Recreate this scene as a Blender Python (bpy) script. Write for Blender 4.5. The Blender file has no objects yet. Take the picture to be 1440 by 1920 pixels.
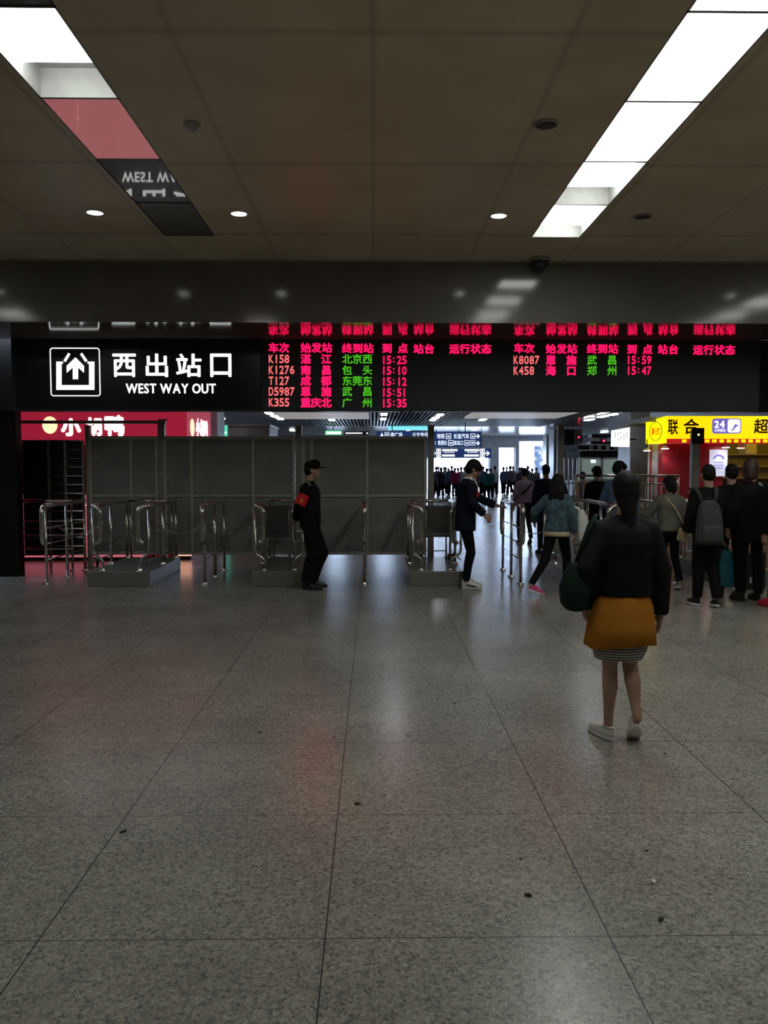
import bpy, bmesh, math, random
from mathutils import Vector, Matrix
random.seed(7)
SC = bpy.context.scene
COL = SC.collection
PI = math.pi

# ------------------------------------------------------------------ camera, world, exposure
FOC = 1510.0
cam_data = bpy.data.cameras.new('camera')
cam_data.sensor_fit = 'AUTO'
cam_data.sensor_width = 36.0
cam_data.lens = FOC / 1920.0 * 36.0
cam_data.clip_end = 300
cam = bpy.data.objects.new('camera', cam_data)
COL.objects.link(cam)
cam.location = (0, 0, 1.655)
cam.rotation_euler = (math.radians(90 - 3.30), 0, math.radians(-0.76))
SC.camera = cam
CAM_M = cam.rotation_euler.to_matrix()
SC.view_settings.view_transform = 'Standard'
SC.view_settings.look = 'None'
SC.view_settings.gamma = 1
SC.view_settings.exposure = 0.17
SC.view_settings.use_curve_mapping = False
SC.cycles.use_denoising = True
SC.cycles.max_bounces = 8
SC.cycles.diffuse_bounces = 4
SC.cycles.glossy_bounces = 4
SC.cycles.transparent_max_bounces = 12
SC.cycles.sample_clamp_indirect = 6
SC.cycles.caustics_reflective = False
SC.cycles.caustics_refractive = False

world = bpy.data.worlds.new('daylight')
SC.world = world
world.use_nodes = True
wn = world.node_tree.nodes
wn['Background'].inputs[0].default_value = (0.58, 0.74, 1.0, 1)
wn['Background'].inputs[1].default_value = 18.0

L_STRIP = 7.2      # lit strip diffusers
L_DOWN = 9.0
L_CONC = 9.0

# ------------------------------------------------------------------ materials
def lin(c):
    return tuple((x / 12.92 if x <= 0.04045 else ((x + 0.055) / 1.055) ** 2.4) for x in [v / 255.0 for v in c])

def new_mat(name):
    m = bpy.data.materials.new(name)
    m.use_nodes = True
    return m, m.node_tree.nodes, m.node_tree.links, m.node_tree.nodes['Principled BSDF']

def mat(name, col, rough=0.6, metal=0.0, spec=0.5, vary=0.12, scale=8.0, coat=0.0, bump=0.0):
    """procedural: base colour gently mottled by noise, roughness likewise"""
    m, n, l, b = new_mat(name)
    tc = n.new('ShaderNodeTexCoord')
    nz = n.new('ShaderNodeTexNoise'); nz.inputs['Scale'].default_value = scale; nz.inputs['Detail'].default_value = 4
    l.new(tc.outputs['Object'], nz.inputs['Vector'])
    rp = n.new('ShaderNodeMapRange')
    rp.inputs['From Min'].default_value = 0.3; rp.inputs['From Max'].default_value = 0.7
    rp.inputs['To Min'].default_value = 1 - vary; rp.inputs['To Max'].default_value = 1 + vary
    l.new(nz.outputs['Fac'], rp.inputs['Value'])
    mx = n.new('ShaderNodeVectorMath'); mx.operation = 'SCALE'
    mx.inputs[0].default_value = col
    l.new(rp.outputs['Result'], mx.inputs['Scale'])
    l.new(mx.outputs['Vector'], b.inputs['Base Color'])
    b.inputs['Roughness'].default_value = rough
    b.inputs['Metallic'].default_value = metal
    b.inputs['Specular IOR Level'].default_value = spec
    b.inputs['Coat Weight'].default_value = coat
    if bump:
        bp = n.new('ShaderNodeBump'); bp.inputs['Strength'].default_value = bump; bp.inputs['Distance'].default_value = 0.01
        l.new(nz.outputs['Fac'], bp.inputs['Height']); l.new(bp.outputs['Normal'], b.inputs['Normal'])
    return m

def emit(name, col, strength, base=(0.02, 0.02, 0.02)):
    m, n, l, b = new_mat(name)
    b.inputs['Base Color'].default_value = (*base, 1)
    b.inputs['Emission Color'].default_value = (*col, 1)
    b.inputs['Emission Strength'].default_value = strength
    return m

def granite():
    m, n, l, b = new_mat('polished_granite')
    tc = n.new('ShaderNodeTexCoord'); co = tc.outputs['Object']
    def noise(scale, detail=3, rough=0.6):
        x = n.new('ShaderNodeTexNoise'); x.inputs['Scale'].default_value = scale
        x.inputs['Detail'].default_value = detail; x.inputs['Roughness'].default_value = rough
        l.new(co, x.inputs['Vector']); return x
    vo = n.new('ShaderNodeTexVoronoi'); vo.inputs['Scale'].default_value = 74; l.new(co, vo.inputs['Vector'])
    sep = n.new('ShaderNodeSeparateColor'); l.new(vo.outputs['Color'], sep.inputs['Color'])
    vo2 = n.new('ShaderNodeTexVoronoi'); vo2.inputs['Scale'].default_value = 120; l.new(co, vo2.inputs['Vector'])
    sep2 = n.new('ShaderNodeSeparateColor'); l.new(vo2.outputs['Color'], sep2.inputs['Color'])
    add = n.new('ShaderNodeMath'); add.operation = 'ADD'
    l.new(sep.outputs['Red'], add.inputs[0]); l.new(sep2.outputs['Green'], add.inputs[1])
    hf = n.new('ShaderNodeMath'); hf.operation = 'MULTIPLY'; hf.inputs[1].default_value = 0.5; l.new(add.outputs[0], hf.inputs[0])
    cr = n.new('ShaderNodeValToRGB')
    e = cr.color_ramp.elements
    e[0].position = 0.10; e[0].color = (0.13, 0.125, 0.115, 1)
    e[1].position = 0.9; e[1].color = (0.40, 0.395, 0.355, 1)
    for p, c in ((0.28, (0.20, 0.19, 0.17, 1)), (0.45, (0.275, 0.27, 0.24, 1)), (0.65, (0.31, 0.285, 0.24, 1))):
        k = e.new(p); k.color = c
    l.new(hf.outputs[0], cr.inputs['Fac'])
    # slab to slab and cloudy wear
    big = noise(0.9, 5, 0.65)
    mr = n.new('ShaderNodeMapRange'); mr.inputs['From Min'].default_value = 0.3; mr.inputs['From Max'].default_value = 0.7
    mr.inputs['To Min'].default_value = 0.74; mr.inputs['To Max'].default_value = 1.16
    l.new(big.outputs['Fac'], mr.inputs['Value'])
    sc = n.new('ShaderNodeVectorMath'); sc.operation = 'SCALE'
    l.new(cr.outputs['Color'], sc.inputs[0]); l.new(mr.outputs['Result'], sc.inputs['Scale'])
    # joints every metre
    sx = n.new('ShaderNodeSeparateXYZ'); l.new(co, sx.inputs[0])
    def joint(sock, off, half):
        a = n.new('ShaderNodeMath'); a.operation = 'ADD'; a.inputs[1].default_value = off; l.new(sock, a.inputs[0])
        w = n.new('ShaderNodeMath'); w.operation = 'PINGPONG'; w.inputs[1].default_value = 0.5; l.new(a.outputs[0], w.inputs[0])
        t = n.new('ShaderNodeMath'); t.operation = 'LESS_THAN'; t.inputs[1].default_value = half; l.new(w.outputs[0], t.inputs[0])
        return t
    jx = joint(sx.outputs['X'], 0.17 + 20, 0.0028); jy = joint(sx.outputs['Y'], -0.735 + 20, 0.0022)
    mxx = n.new('ShaderNodeMath'); mxx.operation = 'MAXIMUM'; l.new(jx.outputs[0], mxx.inputs[0]); l.new(jy.outputs[0], mxx.inputs[1])
    jm = n.new('ShaderNodeMix'); jm.data_type = 'RGBA'
    l.new(mxx.outputs[0], jm.inputs['Factor'])
    l.new(sc.outputs['Vector'], jm.inputs[6]); jm.inputs[7].default_value = (0.055, 0.05, 0.045, 1)
    l.new(jm.outputs[2], b.inputs['Base Color'])
    rr = n.new('ShaderNodeMapRange'); rr.inputs['From Min'].default_value = 0.3; rr.inputs['From Max'].default_value = 0.7
    rr.inputs['To Min'].default_value = 0.215; rr.inputs['To Max'].default_value = 0.265
    sm = noise(2.3, 4); l.new(sm.outputs['Fac'], rr.inputs['Value']); l.new(rr.outputs['Result'], b.inputs['Roughness'])
    b.inputs['Specular IOR Level'].default_value = 0.5
    return m

def ceiling_mat():
    m, n, l, b = new_mat('stained_ceiling_board')
    tc = n.new('ShaderNodeTexCoord'); co = tc.outputs['Object']
    nz = n.new('ShaderNodeTexNoise'); nz.inputs['Scale'].default_value = 1.3; nz.inputs['Detail'].default_value = 8; l.new(co, nz.inputs['Vector'])
    cr = n.new('ShaderNodeValToRGB'); e = cr.color_ramp.elements
    e[0].position = 0.3; e[0].color = (0.60, 0.49, 0.34, 1); e[1].position = 0.7; e[1].color = (0.76, 0.64, 0.47, 1)
    l.new(nz.outputs['Fac'], cr.inputs['Fac'])
    sx = n.new('ShaderNodeSeparateXYZ'); l.new(co, sx.inputs[0])
    def joint(sock, off, period, half):
        a = n.new('ShaderNodeMath'); a.operation = 'ADD'; a.inputs[1].default_value = off; l.new(sock, a.inputs[0])
        w = n.new('ShaderNodeMath'); w.operation = 'PINGPONG'; w.inputs[1].default_value = period / 2; l.new(a.outputs[0], w.inputs[0])
        t = n.new('ShaderNodeMapRange'); t.inputs['From Min'].default_value = half; t.inputs['From Max'].default_value = half * 2.5
        t.inputs['To Min'].default_value = 0.80; t.inputs['To Max'].default_value = 1.0
        l.new(w.outputs[0], t.inputs['Value']); return t
    jx = joint(sx.outputs['X'], 12.6 + 0.6, 1.2, 0.012); jy = joint(sx.outputs['Y'], 2.1 * 6 - 0.75, 2.1, 0.022)
    mm = n.new('ShaderNodeMath'); mm.operation = 'MULTIPLY'; l.new(jx.outputs[0], mm.inputs[0]); l.new(jy.outputs[0], mm.inputs[1])
    sc = n.new('ShaderNodeVectorMath'); sc.operation = 'SCALE'
    l.new(cr.outputs['Color'], sc.inputs[0]); l.new(mm.outputs[0], sc.inputs['Scale'])
    l.new(sc.outputs['Vector'], b.inputs['Base Color'])
    b.inputs['Roughness'].default_value = 0.45
    b.inputs['Specular IOR Level'].default_value = 0.5
    return m

def glass_mat(name, tint=(1, 1, 1), refl=0.12):
    m, n, l, b = new_mat(name)
    n.remove(b)
    out = [x for x in n if x.type == 'OUTPUT_MATERIAL'][0]
    t = n.new('ShaderNodeBsdfTransparent'); t.inputs[0].default_value = (*tint, 1)
    g = n.new('ShaderNodeBsdfGlossy'); g.inputs['Roughness'].default_value = 0.03
    nz = n.new('ShaderNodeTexNoise'); nz.inputs['Scale'].default_value = 3
    mr = n.new('ShaderNodeMapRange'); mr.inputs['To Min'].default_value = refl * 0.8; mr.inputs['To Max'].default_value = refl * 1.2
    l.new(nz.outputs['Fac'], mr.inputs['Value'])
    mx = n.new('ShaderNodeMixShader'); l.new(mr.outputs['Result'], mx.inputs[0]); l.new(t.outputs[0], mx.inputs[1]); l.new(g.outputs[0], mx.inputs[2])
    l.new(mx.outputs[0], out.inputs['Surface'])
    return m

def film_mat():
    """unlit glossy acrylic cover of a light panel"""
    m, n, l, b = new_mat('dark_glossy_acrylic')
    out = [x for x in n if x.type == 'OUTPUT_MATERIAL'][0]
    b.inputs['Base Color'].default_value = (0.17, 0.19, 0.195, 1); b.inputs['Roughness'].default_value = 0.25
    g = n.new('ShaderNodeBsdfGlossy'); g.inputs['Roughness'].default_value = 0.025
    nz = n.new('ShaderNodeTexNoise'); nz.inputs['Scale'].default_value = 2
    mr = n.new('ShaderNodeMapRange'); mr.inputs['To Min'].default_value = 0.27; mr.inputs['To Max'].default_value = 0.36
    l.new(nz.outputs['Fac'], mr.inputs['Value'])
    mx = n.new('ShaderNodeMixShader'); l.new(mr.outputs['Result'], mx.inputs[0]); l.new(b.outputs[0], mx.inputs[1]); l.new(g.outputs[0], mx.inputs[2])
    l.new(mx.outputs[0], out.inputs['Surface'])
    return m

M = {}
M['granite'] = granite()
M['ceiling'] = ceiling_mat()
M['fascia'] = mat('dark_satin_fascia', (0.17, 0.155, 0.14), 0.11, 0, 0.5, 0.15, 1.5)
M['soffit'] = mat('dark_polished_soffit', (0.13, 0.095, 0.080), 0.09, 0, 1.0, 0.1, 2)
M['wallpale'] = mat('pale_wall_tile', (0.66, 0.66, 0.63), 0.4, 0, 0.5, 0.06, 2)
M['housing'] = mat('grey_lamp_housing', (0.38, 0.38, 0.37), 0.5)
M['wallgrey'] = mat('grey_wall_tile', (0.40, 0.40, 0.40), 0.4, 0, 0.5, 0.1, 2)
M['darkwall'] = mat('dark_wall_cladding', (0.013, 0.011, 0.009), 0.6, 0, 0.1, 0.2, 2)
M['column'] = mat('grey_column_stone', (0.46, 0.47, 0.50), 0.35, 0, 0.5, 0.15, 3)
M['white'] = mat('white_painted_metal', (0.75, 0.75, 0.73), 0.5, 0, 0.5, 0.04)
M['frame'] = mat('grey_painted_steel', (0.34, 0.33, 0.30), 0.35, 0.4, 0.5, 0.1)
M['steel'] = mat('brushed_stainless', (0.66, 0.65, 0.62), 0.22, 1.0, 0.5, 0.12, 20)
M['pframe'] = mat('pale_partition_frame', (0.55, 0.54, 0.50), 0.32, 0.35, 0.6, 0.1)
M['sheet'] = mat('dull_grey_sheet', (0.27, 0.285, 0.27), 0.45, 0.2, 0.5, 0.14, 3)
M['film'] = film_mat()
M['black'] = mat('black_gloss_panel', (0.013, 0.018, 0.023), 0.2, 0, 0.5, 0.2, 3)
M['blackmatte'] = mat('matt_black_board', (0.012, 0.013, 0.015), 0.7, 0, 0.1)
M['ledblack'] = mat('black_display_mesh', (0.042, 0.046, 0.054), 0.5, 0, 0.3, 0.2, 200)
M['blackmetal'] = mat('black_metal', (0.02, 0.02, 0.02), 0.4, 0.3)
M['rubber'] = mat('black_rubber', (0.015, 0.015, 0.015), 0.7)
M['lens'] = emit('lit_diffuser', (0.955, 1.0, 0.935), L_STRIP, (0.8, 0.8, 0.8))
M['down'] = emit('lit_downlight', (1.0, 0.98, 0.92), L_DOWN, (0.8, 0.8, 0.8))
M['conc'] = emit('lit_linear_lamp', (0.84, 0.91, 1.0), L_CONC, (0.8, 0.8, 0.8))
M['signwhite'] = emit('backlit_white', (0.97, 1.0, 0.98), 1.15, (0.7, 0.7, 0.7))
M['led_red'] = emit('led_magenta_red', (1.0, 0.004, 0.078), 1.9)
M['led_salmon'] = emit('led_salmon', (1.0, 0.16, 0.17), 1.0)
M['led_green'] = emit('led_green', (0.07, 0.50, 0.012), 1.0)
M['conc_ceiling'] = mat('pale_satin_ceiling', (0.70, 0.71, 0.74), 0.14, 0, 0.6, 0.06, 1)
M['slat'] = mat('grey_ceiling_slat', (0.20, 0.20, 0.20), 0.4, 0.2)
M['void'] = mat('dark_ceiling_void', (0.02, 0.02, 0.02), 0.8)
M['glass'] = glass_mat('clear_door_glass', (0.97, 0.98, 1.0), 0.06)

# ------------------------------------------------------------------ pixel -> place helpers
def ray(px, py):
    return CAM_M @ Vector(((px - 720) / FOC, (960 - py) / FOC, -1.0))
def at(px, py, Y):
    d = ray(px, py); t = Y / d.y
    return Vector((d.x * t, Y, 1.655 + d.z * t))
def flr(px, py):
    d = ray(px, py); t = -1.655 / d.z
    return Vector((d.x * t, d.y * t, 0))
def ceil_at(px, py, z):
    d = ray(px, py); t = (z - 1.655) / d.z
    return Vector((d.x * t, d.y * t, z))

# ------------------------------------------------------------------ mesh builder
class MB:
    def __init__(self):
        self.bm = bmesh.new()
    def box(self, x0, x1, y0, y1, z0, z1, bevel=0.0):
        r = bmesh.ops.create_cube(self.bm, size=1.0)
        vs = r['verts']
        for v in vs:
            v.co = Vector(((x0 + x1) / 2 + v.co.x * (x1 - x0), (y0 + y1) / 2 + v.co.y * (y1 - y0), (z0 + z1) / 2 + v.co.z * (z1 - z0)))
        if bevel:
            es = {e for v in vs for e in v.link_edges}
            bmesh.ops.bevel(self.bm, geom=list(es), offset=bevel, segments=2, affect='EDGES', profile=0.5)
        return self
    def xform_box(self, mtx, sx, sy, sz, bevel=0.0):
        r = bmesh.ops.create_cube(self.bm, size=1.0); vs = r['verts']
        for v in vs:
            v.co = mtx @ Vector((v.co.x * sx, v.co.y * sy, v.co.z * sz))
        if bevel:
            es = {e for v in vs for e in v.link_edges}
            bmesh.ops.bevel(self.bm, geom=list(es), offset=bevel, segments=2, affect='EDGES', profile=0.5)
        return self
    def ball(self, c, r, mtx=None, seg=14):
        if not isinstance(r, (tuple, list)): r = (r, r, r)
        q = bmesh.ops.create_uvsphere(self.bm, u_segments=seg, v_segments=max(6, seg * 2 // 3), radius=1.0)
        c = Vector(c)
        for v in q['verts']:
            p = Vector((v.co.x * r[0], v.co.y * r[1], v.co.z * r[2]))
            v.co = (mtx @ p if mtx is not None else p) + c
        return self
    def cone(self, p0, r0, p1, r1, seg=14):
        p0 = Vector(p0); p1 = Vector(p1); d = p1 - p0
        if d.length < 1e-6: return self
        q = d.normalized().to_track_quat('Z', 'Y').to_matrix()
        a = []; b = []
        for k in range(seg):
            t = 2 * PI * k / seg; u = q @ Vector((math.cos(t), math.sin(t), 0))
            a.append(self.bm.verts.new(p0 + u * r0)); b.append(self.bm.verts.new(p1 + u * r1))
        for k in range(seg):
            j = (k + 1) % seg
            self.bm.faces.new((a[k], a[j], b[j], b[k]))
        self.bm.faces.new(a[::-1]); self.bm.faces.new(b)
        return self
    def limb(self, pts, rad, seg=14):
        for i, p in enumerate(pts):
            self.ball(p, rad[i], seg=seg)
        for i in range(len(pts) - 1):
            self.cone(pts[i], rad[i], pts[i + 1], rad[i + 1], seg)
        return self
    def tube(self, pts, r, seg=10, cap=True, closed=False):
        """smooth tube with mitred rings along a polyline"""
        pts = [Vector(p) for p in pts]; n = len(pts); rings = []
        prev = None
        for i in range(n):
            if closed:
                d = (pts[(i + 1) % n] - pts[i - 1]).normalized()
            elif i == 0: d = (pts[1] - pts[0]).normalized()
            elif i == n - 1: d = (pts[-1] - pts[-2]).normalized()
            else: d = ((pts[i + 1] - pts[i]).normalized() + (pts[i] - pts[i - 1]).normalized()).normalized()
            if prev is None:
                u = d.orthogonal().normalized()
            else:
                u = (prev - d * prev.dot(d)).normalized()
            prev = u; w = d.cross(u)
            rr = r[i] if isinstance(r, (list, tuple)) else r
            rings.append([self.bm.verts.new(pts[i] + (u * math.cos(2 * PI * k / seg) + w * math.sin(2 * PI * k / seg)) * rr) for k in range(seg)])
        m = n if closed else n - 1
        for i in range(m):
            A = rings[i]; B = rings[(i + 1) % n]
            for k in range(seg):
                j = (k + 1) % seg
                self.bm.faces.new((A[k], A[j], B[j], B[k]))
        if cap and not closed:
            self.bm.faces.new(rings[0][::-1]); self.bm.faces.new(rings[-1])
        return self
    def rings(self, rs, seg=28, power=2.0, cap=True):
        """loft of horizontal super-ellipses (cx, cy, cz, rx, ry)"""
        R = []
        for (cx, cy, cz, rx, ry) in rs:
            row = []
            for k in range(seg):
                t = 2 * PI * k / seg; c = math.cos(t); s = math.sin(t)
                e = 2.0 / power
                row.append(self.bm.verts.new((cx + rx * math.copysign(abs(c) ** e, c), cy + ry * math.copysign(abs(s) ** e, s), cz)))
            R.append(row)
        for i in range(len(R) - 1):
            for k in range(seg):
                j = (k + 1) % seg
                self.bm.faces.new((R[i][k], R[i][j], R[i + 1][j], R[i + 1][k]))
        if cap:
            self.bm.faces.new(R[0][::-1]); self.bm.faces.new(R[-1])
        return self
    def prism(self, poly, y0, y1):
        """polygon in XZ extruded along Y"""
        a = [self.bm.verts.new((x, y0, z)) for x, z in poly]; b = [self.bm.verts.new((x, y1, z)) for x, z in poly]
        n = len(poly)
        self.bm.faces.new(a); self.bm.faces.new(b[::-1])
        for k in range(n):
            j = (k + 1) % n
            self.bm.faces.new((a[j], a[k], b[k], b[j]))
        return self
    def disc(self, c, r, y0, y1, seg=28, rz=None):
        rz = rz or r
        return self.prism([(c[0] + r * math.cos(2 * PI * k / seg), c[1] + rz * math.sin(2 * PI * k / seg)) for k in range(seg)], y0, y1)
    def frame(self, x0, x1, z0, z1, w, y0, y1):
        self.box(x0, x1, y0, y1, z0, z0 + w); self.box(x0, x1, y0, y1, z1 - w, z1)
        self.box(x0, x0 + w, y0, y1, z0 + w, z1 - w); self.box(x1 - w, x1, y0, y1, z0 + w, z1 - w)
        return self
    def build(self, name, material, parent=None, vox=None, smooth=0, shade=None, mtx=None):
        bm = self.bm
        if mtx is not None: bmesh.ops.transform(bm, matrix=mtx, verts=bm.verts)
        bmesh.ops.recalc_face_normals(bm, faces=bm.faces)
        me = bpy.data.meshes.new(name); bm.to_mesh(me); bm.free()
        if vox:
            tmp = bpy.data.objects.new('tmp', me); COL.objects.link(tmp)
            md = tmp.modifiers.new('r', 'REMESH'); md.mode = 'VOXEL'; md.voxel_size = vox
            if smooth:
                s2 = tmp.modifiers.new('s', 'SMOOTH'); s2.factor = 0.5; s2.iterations = smooth
            dg = bpy.context.evaluated_depsgraph_get()
            m2 = bpy.data.meshes.new_from_object(tmp.evaluated_get(dg))
            bpy.data.objects.remove(tmp); bpy.data.meshes.remove(me); me = m2; me.name = name
            shade = True if shade is None else shade
        if shade:
            for p in me.polygons: p.use_smooth = True
        me.materials.clear(); me.materials.append(material)
        o = bpy.data.objects.new(name, me); COL.objects.link(o)
        if parent is not None: o.parent = parent
        return o

def tag(o, label=None, cat=None, group=None, kind=None):
    if label: o['label'] = label
    if cat: o['category'] = cat
    if group: o['group'] = group
    if kind: o['kind'] = kind
    return o
def thing(name, label, cat, loc=(0, 0, 0), rz=0.0, group=None):
    o = bpy.data.objects.new(name, None); COL.objects.link(o)
    o.location = loc; o.rotation_euler = (0, 0, rz)
    o.empty_display_size = 0.1
    return tag(o, label, cat, group)
def structure(name, mb, material, parent=None):
    o = mb.build(name, material, parent)
    if parent is None: o['kind'] = 'structure'
    return o
def copy_tree(o, parent=None):
    c = o.copy(); COL.objects.link(c)
    if parent is not None:
        c.parent = parent
        c.matrix_parent_inverse = o.matrix_parent_inverse.copy()
    for ch in list(o.children):
        copy_tree(ch, c)
    return c

# ------------------------------------------------------------------ lettering
GLYPH = {}
def glyph(ch, bold):
    key = (ch, bold)
    if key in GLYPH: return GLYPH[key]
    c = bpy.data.curves.new('glyph', 'FONT'); c.body = ch; c.size = 1.0; c.offset = bold; c.resolution_u = 3
    o = bpy.data.objects.new('glyph', c); COL.objects.link(o)
    bpy.context.view_layer.update()
    ev = o.evaluated_get(bpy.context.evaluated_depsgraph_get()); m = ev.to_mesh()
    vs = [(v.co.x, v.co.y) for v in m.vertices]; fs = [tuple(p.vertices) for p in m.polygons]
    ev.to_mesh_clear(); bpy.data.objects.remove(o); bpy.data.curves.remove(c)
    GLYPH[key] = (vs, fs); return GLYPH[key]
class Letters(MB):
    def put(self, ch, x0, z0, w, h, y, bold=0.0, fit=False, flip=None):
        if bold > 0:
            s_ = bold * 0.8
            for i_, (a_, b_) in enumerate(((0, 0), (s_, 0), (-s_, 0), (0, s_), (0, -s_), (s_ * .7, s_ * .7), (-s_ * .7, s_ * .7), (s_ * .7, -s_ * .7), (-s_ * .7, -s_ * .7))):
                k_ = 1 - 2 * s_ if fit else 1
                self.put0(ch, x0 + a_ * w + (w * s_ if fit else 0), z0 + b_ * h + (h * s_ if fit else 0), w * k_, h * k_, y - 0.0002 * i_, 0.0, fit, flip)
            return self
        return self.put0(ch, x0, z0, w, h, y, bold, fit, flip)
    def put0(self, ch, x0, z0, w, h, y, bold=0.0, fit=False, flip=None):
        """one character in cell (x0,z0)-(x0+w,z0+h) on the plane Y=y, read from -Y; flip maps (x,z)->world"""
        if ch == ' ': return self
        vs, fs = glyph(ch, bold)
        if not vs: return self
        if fit:
            xs = [v[0] for v in vs]; ys = [v[1] for v in vs]
            ax, bx, ay, by = min(xs), max(xs), min(ys), max(ys)
            if bx - ax < 0.2: ax -= 0.15; bx += 0.15
        else:
            ax, bx, ay, by = 0.0, 1.0, -0.12, 0.88
        f = flip or (lambda x, z: (x, y, z))
        nv = [self.bm.verts.new(f(x0 + (vx - ax) / (bx - ax) * w, z0 + (vy - ay) / (by - ay) * h)) for vx, vy in vs]
        for q in fs:
            try: self.bm.faces.new([nv[i] for i in q])
            except ValueError: pass
        return self
    def line(self, s, x0, z0, w, h, y, bold=0.0, gap=0.0, flip=None):
        """CJK line: equal cells"""
        cw = w / len(s)
        for i, ch in enumerate(s):
            self.put(ch, x0 + i * cw + gap / 2, z0, cw - gap, h, y, bold, False, flip)
        return self
    def latin(self, s, x0, z0, w, h, y, bold=0.0, flip=None):
        """proportional latin line stretched to width w, cap height h"""
        adv = []; tot = 0
        for ch in s:
            if ch == ' ': adv.append((0, 0.28, None)); tot += 0.28; continue
            vs, fs = glyph(ch, 0.0); xs = [v[0] for v in vs]
            a = max(xs) - min(xs) + 0.06 + bold * 2; adv.append((min(xs), a, (vs, fs))); tot += a
        k = w / tot; x = x0; hz = h / 0.70
        f = flip or (lambda x, z: (x, y, z))
        for (mn, a, g) in adv:
            if g:
                vs, fs = g
                for i_, (a_, b_) in enumerate(((0, 0), (bold, 0), (-bold, 0), (0, bold * .6), (0, -bold * .6), (bold * .8, bold * .5), (-bold * .8, bold * .5), (bold * .8, -bold * .5), (-bold * .8, -bold * .5))):
                    nv = [self.bm.verts.new(f(x + (vx - mn + 0.03 + a_) * k, z0 + (vy + b_) * hz)) for vx, vy in vs]
                    for v_ in nv:
                        if flip is None: v_.co.y -= 0.0002 * i_
                    for q in fs:
                        try: self.bm.faces.new([nv[i] for i in q])
                        except ValueError: pass
            x += a * k
        return self
# ------------------------------------------------------------------ the setting: front hall
CH = 4.23           # front hall ceiling height
YF = 10.30          # where that ceiling stops at the fascia
YS = 11.65          # plane of the sign band
CZ = 3.50           # concourse ceiling
ZF = at(700, 605, YF).z
STRIPS = [-6.17, -2.06, 2.06, 6.17]
SW = 0.28
Y_END = 9.24
MOD = 1.13

structure('floor', MB().box(-15, 15, -8.2, 62, -0.2, 0.0), M['granite'])
PLAN = []; FILL = []
for s in STRIPS:
    k = 0; y1 = Y_END - 0.002
    while y1 > -0.9:
        y0 = y1 - MOD
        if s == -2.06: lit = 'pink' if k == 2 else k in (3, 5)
        elif s == -6.17: lit = k in (0, 2, 5)
        elif s == 6.17: lit = k < 5
        else: lit = k < 7
        if lit or (s == -2.06 and k < 5): PLAN.append((s, k, y0, y1, lit))
        else: FILL.append((s, y0, y1 + 0.002))
        y1 = y0 - 0.002; k += 1
    FILL.append((s, -8, y1 + 0.002))
c = MB()
for (s, y0, y1) in FILL: c.box(s - SW, s + SW, y0, y1, CH, CH + 0.12)
xs = [-12.0]
for s in STRIPS: xs += [s - SW, s + SW]
xs.append(12.0)
for i in range(0, len(xs), 2): c.box(xs[i], xs[i + 1], -8, YF, CH, CH + 0.12)
for s in STRIPS:
    c.box(s - SW, s + SW, Y_END, YF, CH, CH + 0.12)
structure('ceiling', c, M['ceiling'])
structure('wall_front_fascia', MB().box(-12, 12, YF, YF + 0.12, ZF, CH + 0.12), M['fascia'])
structure('trim_1', MB().box(-12, 12, YF - 0.012, YF - 0.001, CH - 0.022, CH - 0.001), M['frame'])
structure('ceiling_soffit', MB().box(-12, 12, YF + 0.121, YS - 0.001, ZF, ZF + 0.12), M['soffit'])
xl = at(37, 800, YS + 0.5).x
structure('wall_left_pillar', MB().box(-12, xl, YS + 0.36, YS + 0.55, 0, ZF - 0.002), M['darkwall'])
structure('wall_header', MB().box(-12, 12, YS + 0.225, YS + 0.355, at(700, 771, YS).z + 0.02, CZ + 0.12), M['darkwall'])
structure('wall_right_pillar', MB().box(7.4, 12, YS + 0.356, YS + 1.0, 0, ZF - 0.002), M['darkwall'])
structure('wall_left', MB().box(-12.2, -12, -8, YS + 1.0, 0, CH + 0.12), M['wallpale'])
structure('wall_right', MB().box(12, 12.2, -8, YS + 1.0, 0, CH + 0.12), M['wallpale'])
structure('wall_back', MB().box(-12.2, 12.2, -8.2, -8.0, 0, CH + 0.12), M['wallpale'])
xr1 = at(1425, 700, YS).x
structure('wall_right_header', MB().box(xr1 + 0.004, 7.39, YS + 0.01, YS + 0.2, at(1425, 772, YS).z, ZF - 0.002), M['darkwall'])

# concourse beyond the sign band
structure('ceiling_concourse', MB().box(-14, 14, YS + 0.36, 50.6, CZ, CZ + 0.12), M['conc_ceiling'])
structure('wall_end_left', MB().box(-14.2, -12.2, YS + 0.8, YS + 0.999, 0, CZ), M['wallgrey'])
structure('wall_end_right', MB().box(12.2, 14.2, YS + 0.8, YS + 0.999, 0, CZ), M['wallgrey'])
structure('wall_concourse_left', MB().box(-14.2, -14, YS + 1.0, 50.6, 0, CZ), M['wallgrey'])
structure('wall_concourse_right', MB().box(14, 14.2, YS + 1.0, 50.6, 0, CZ), M['wallgrey'])
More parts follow.
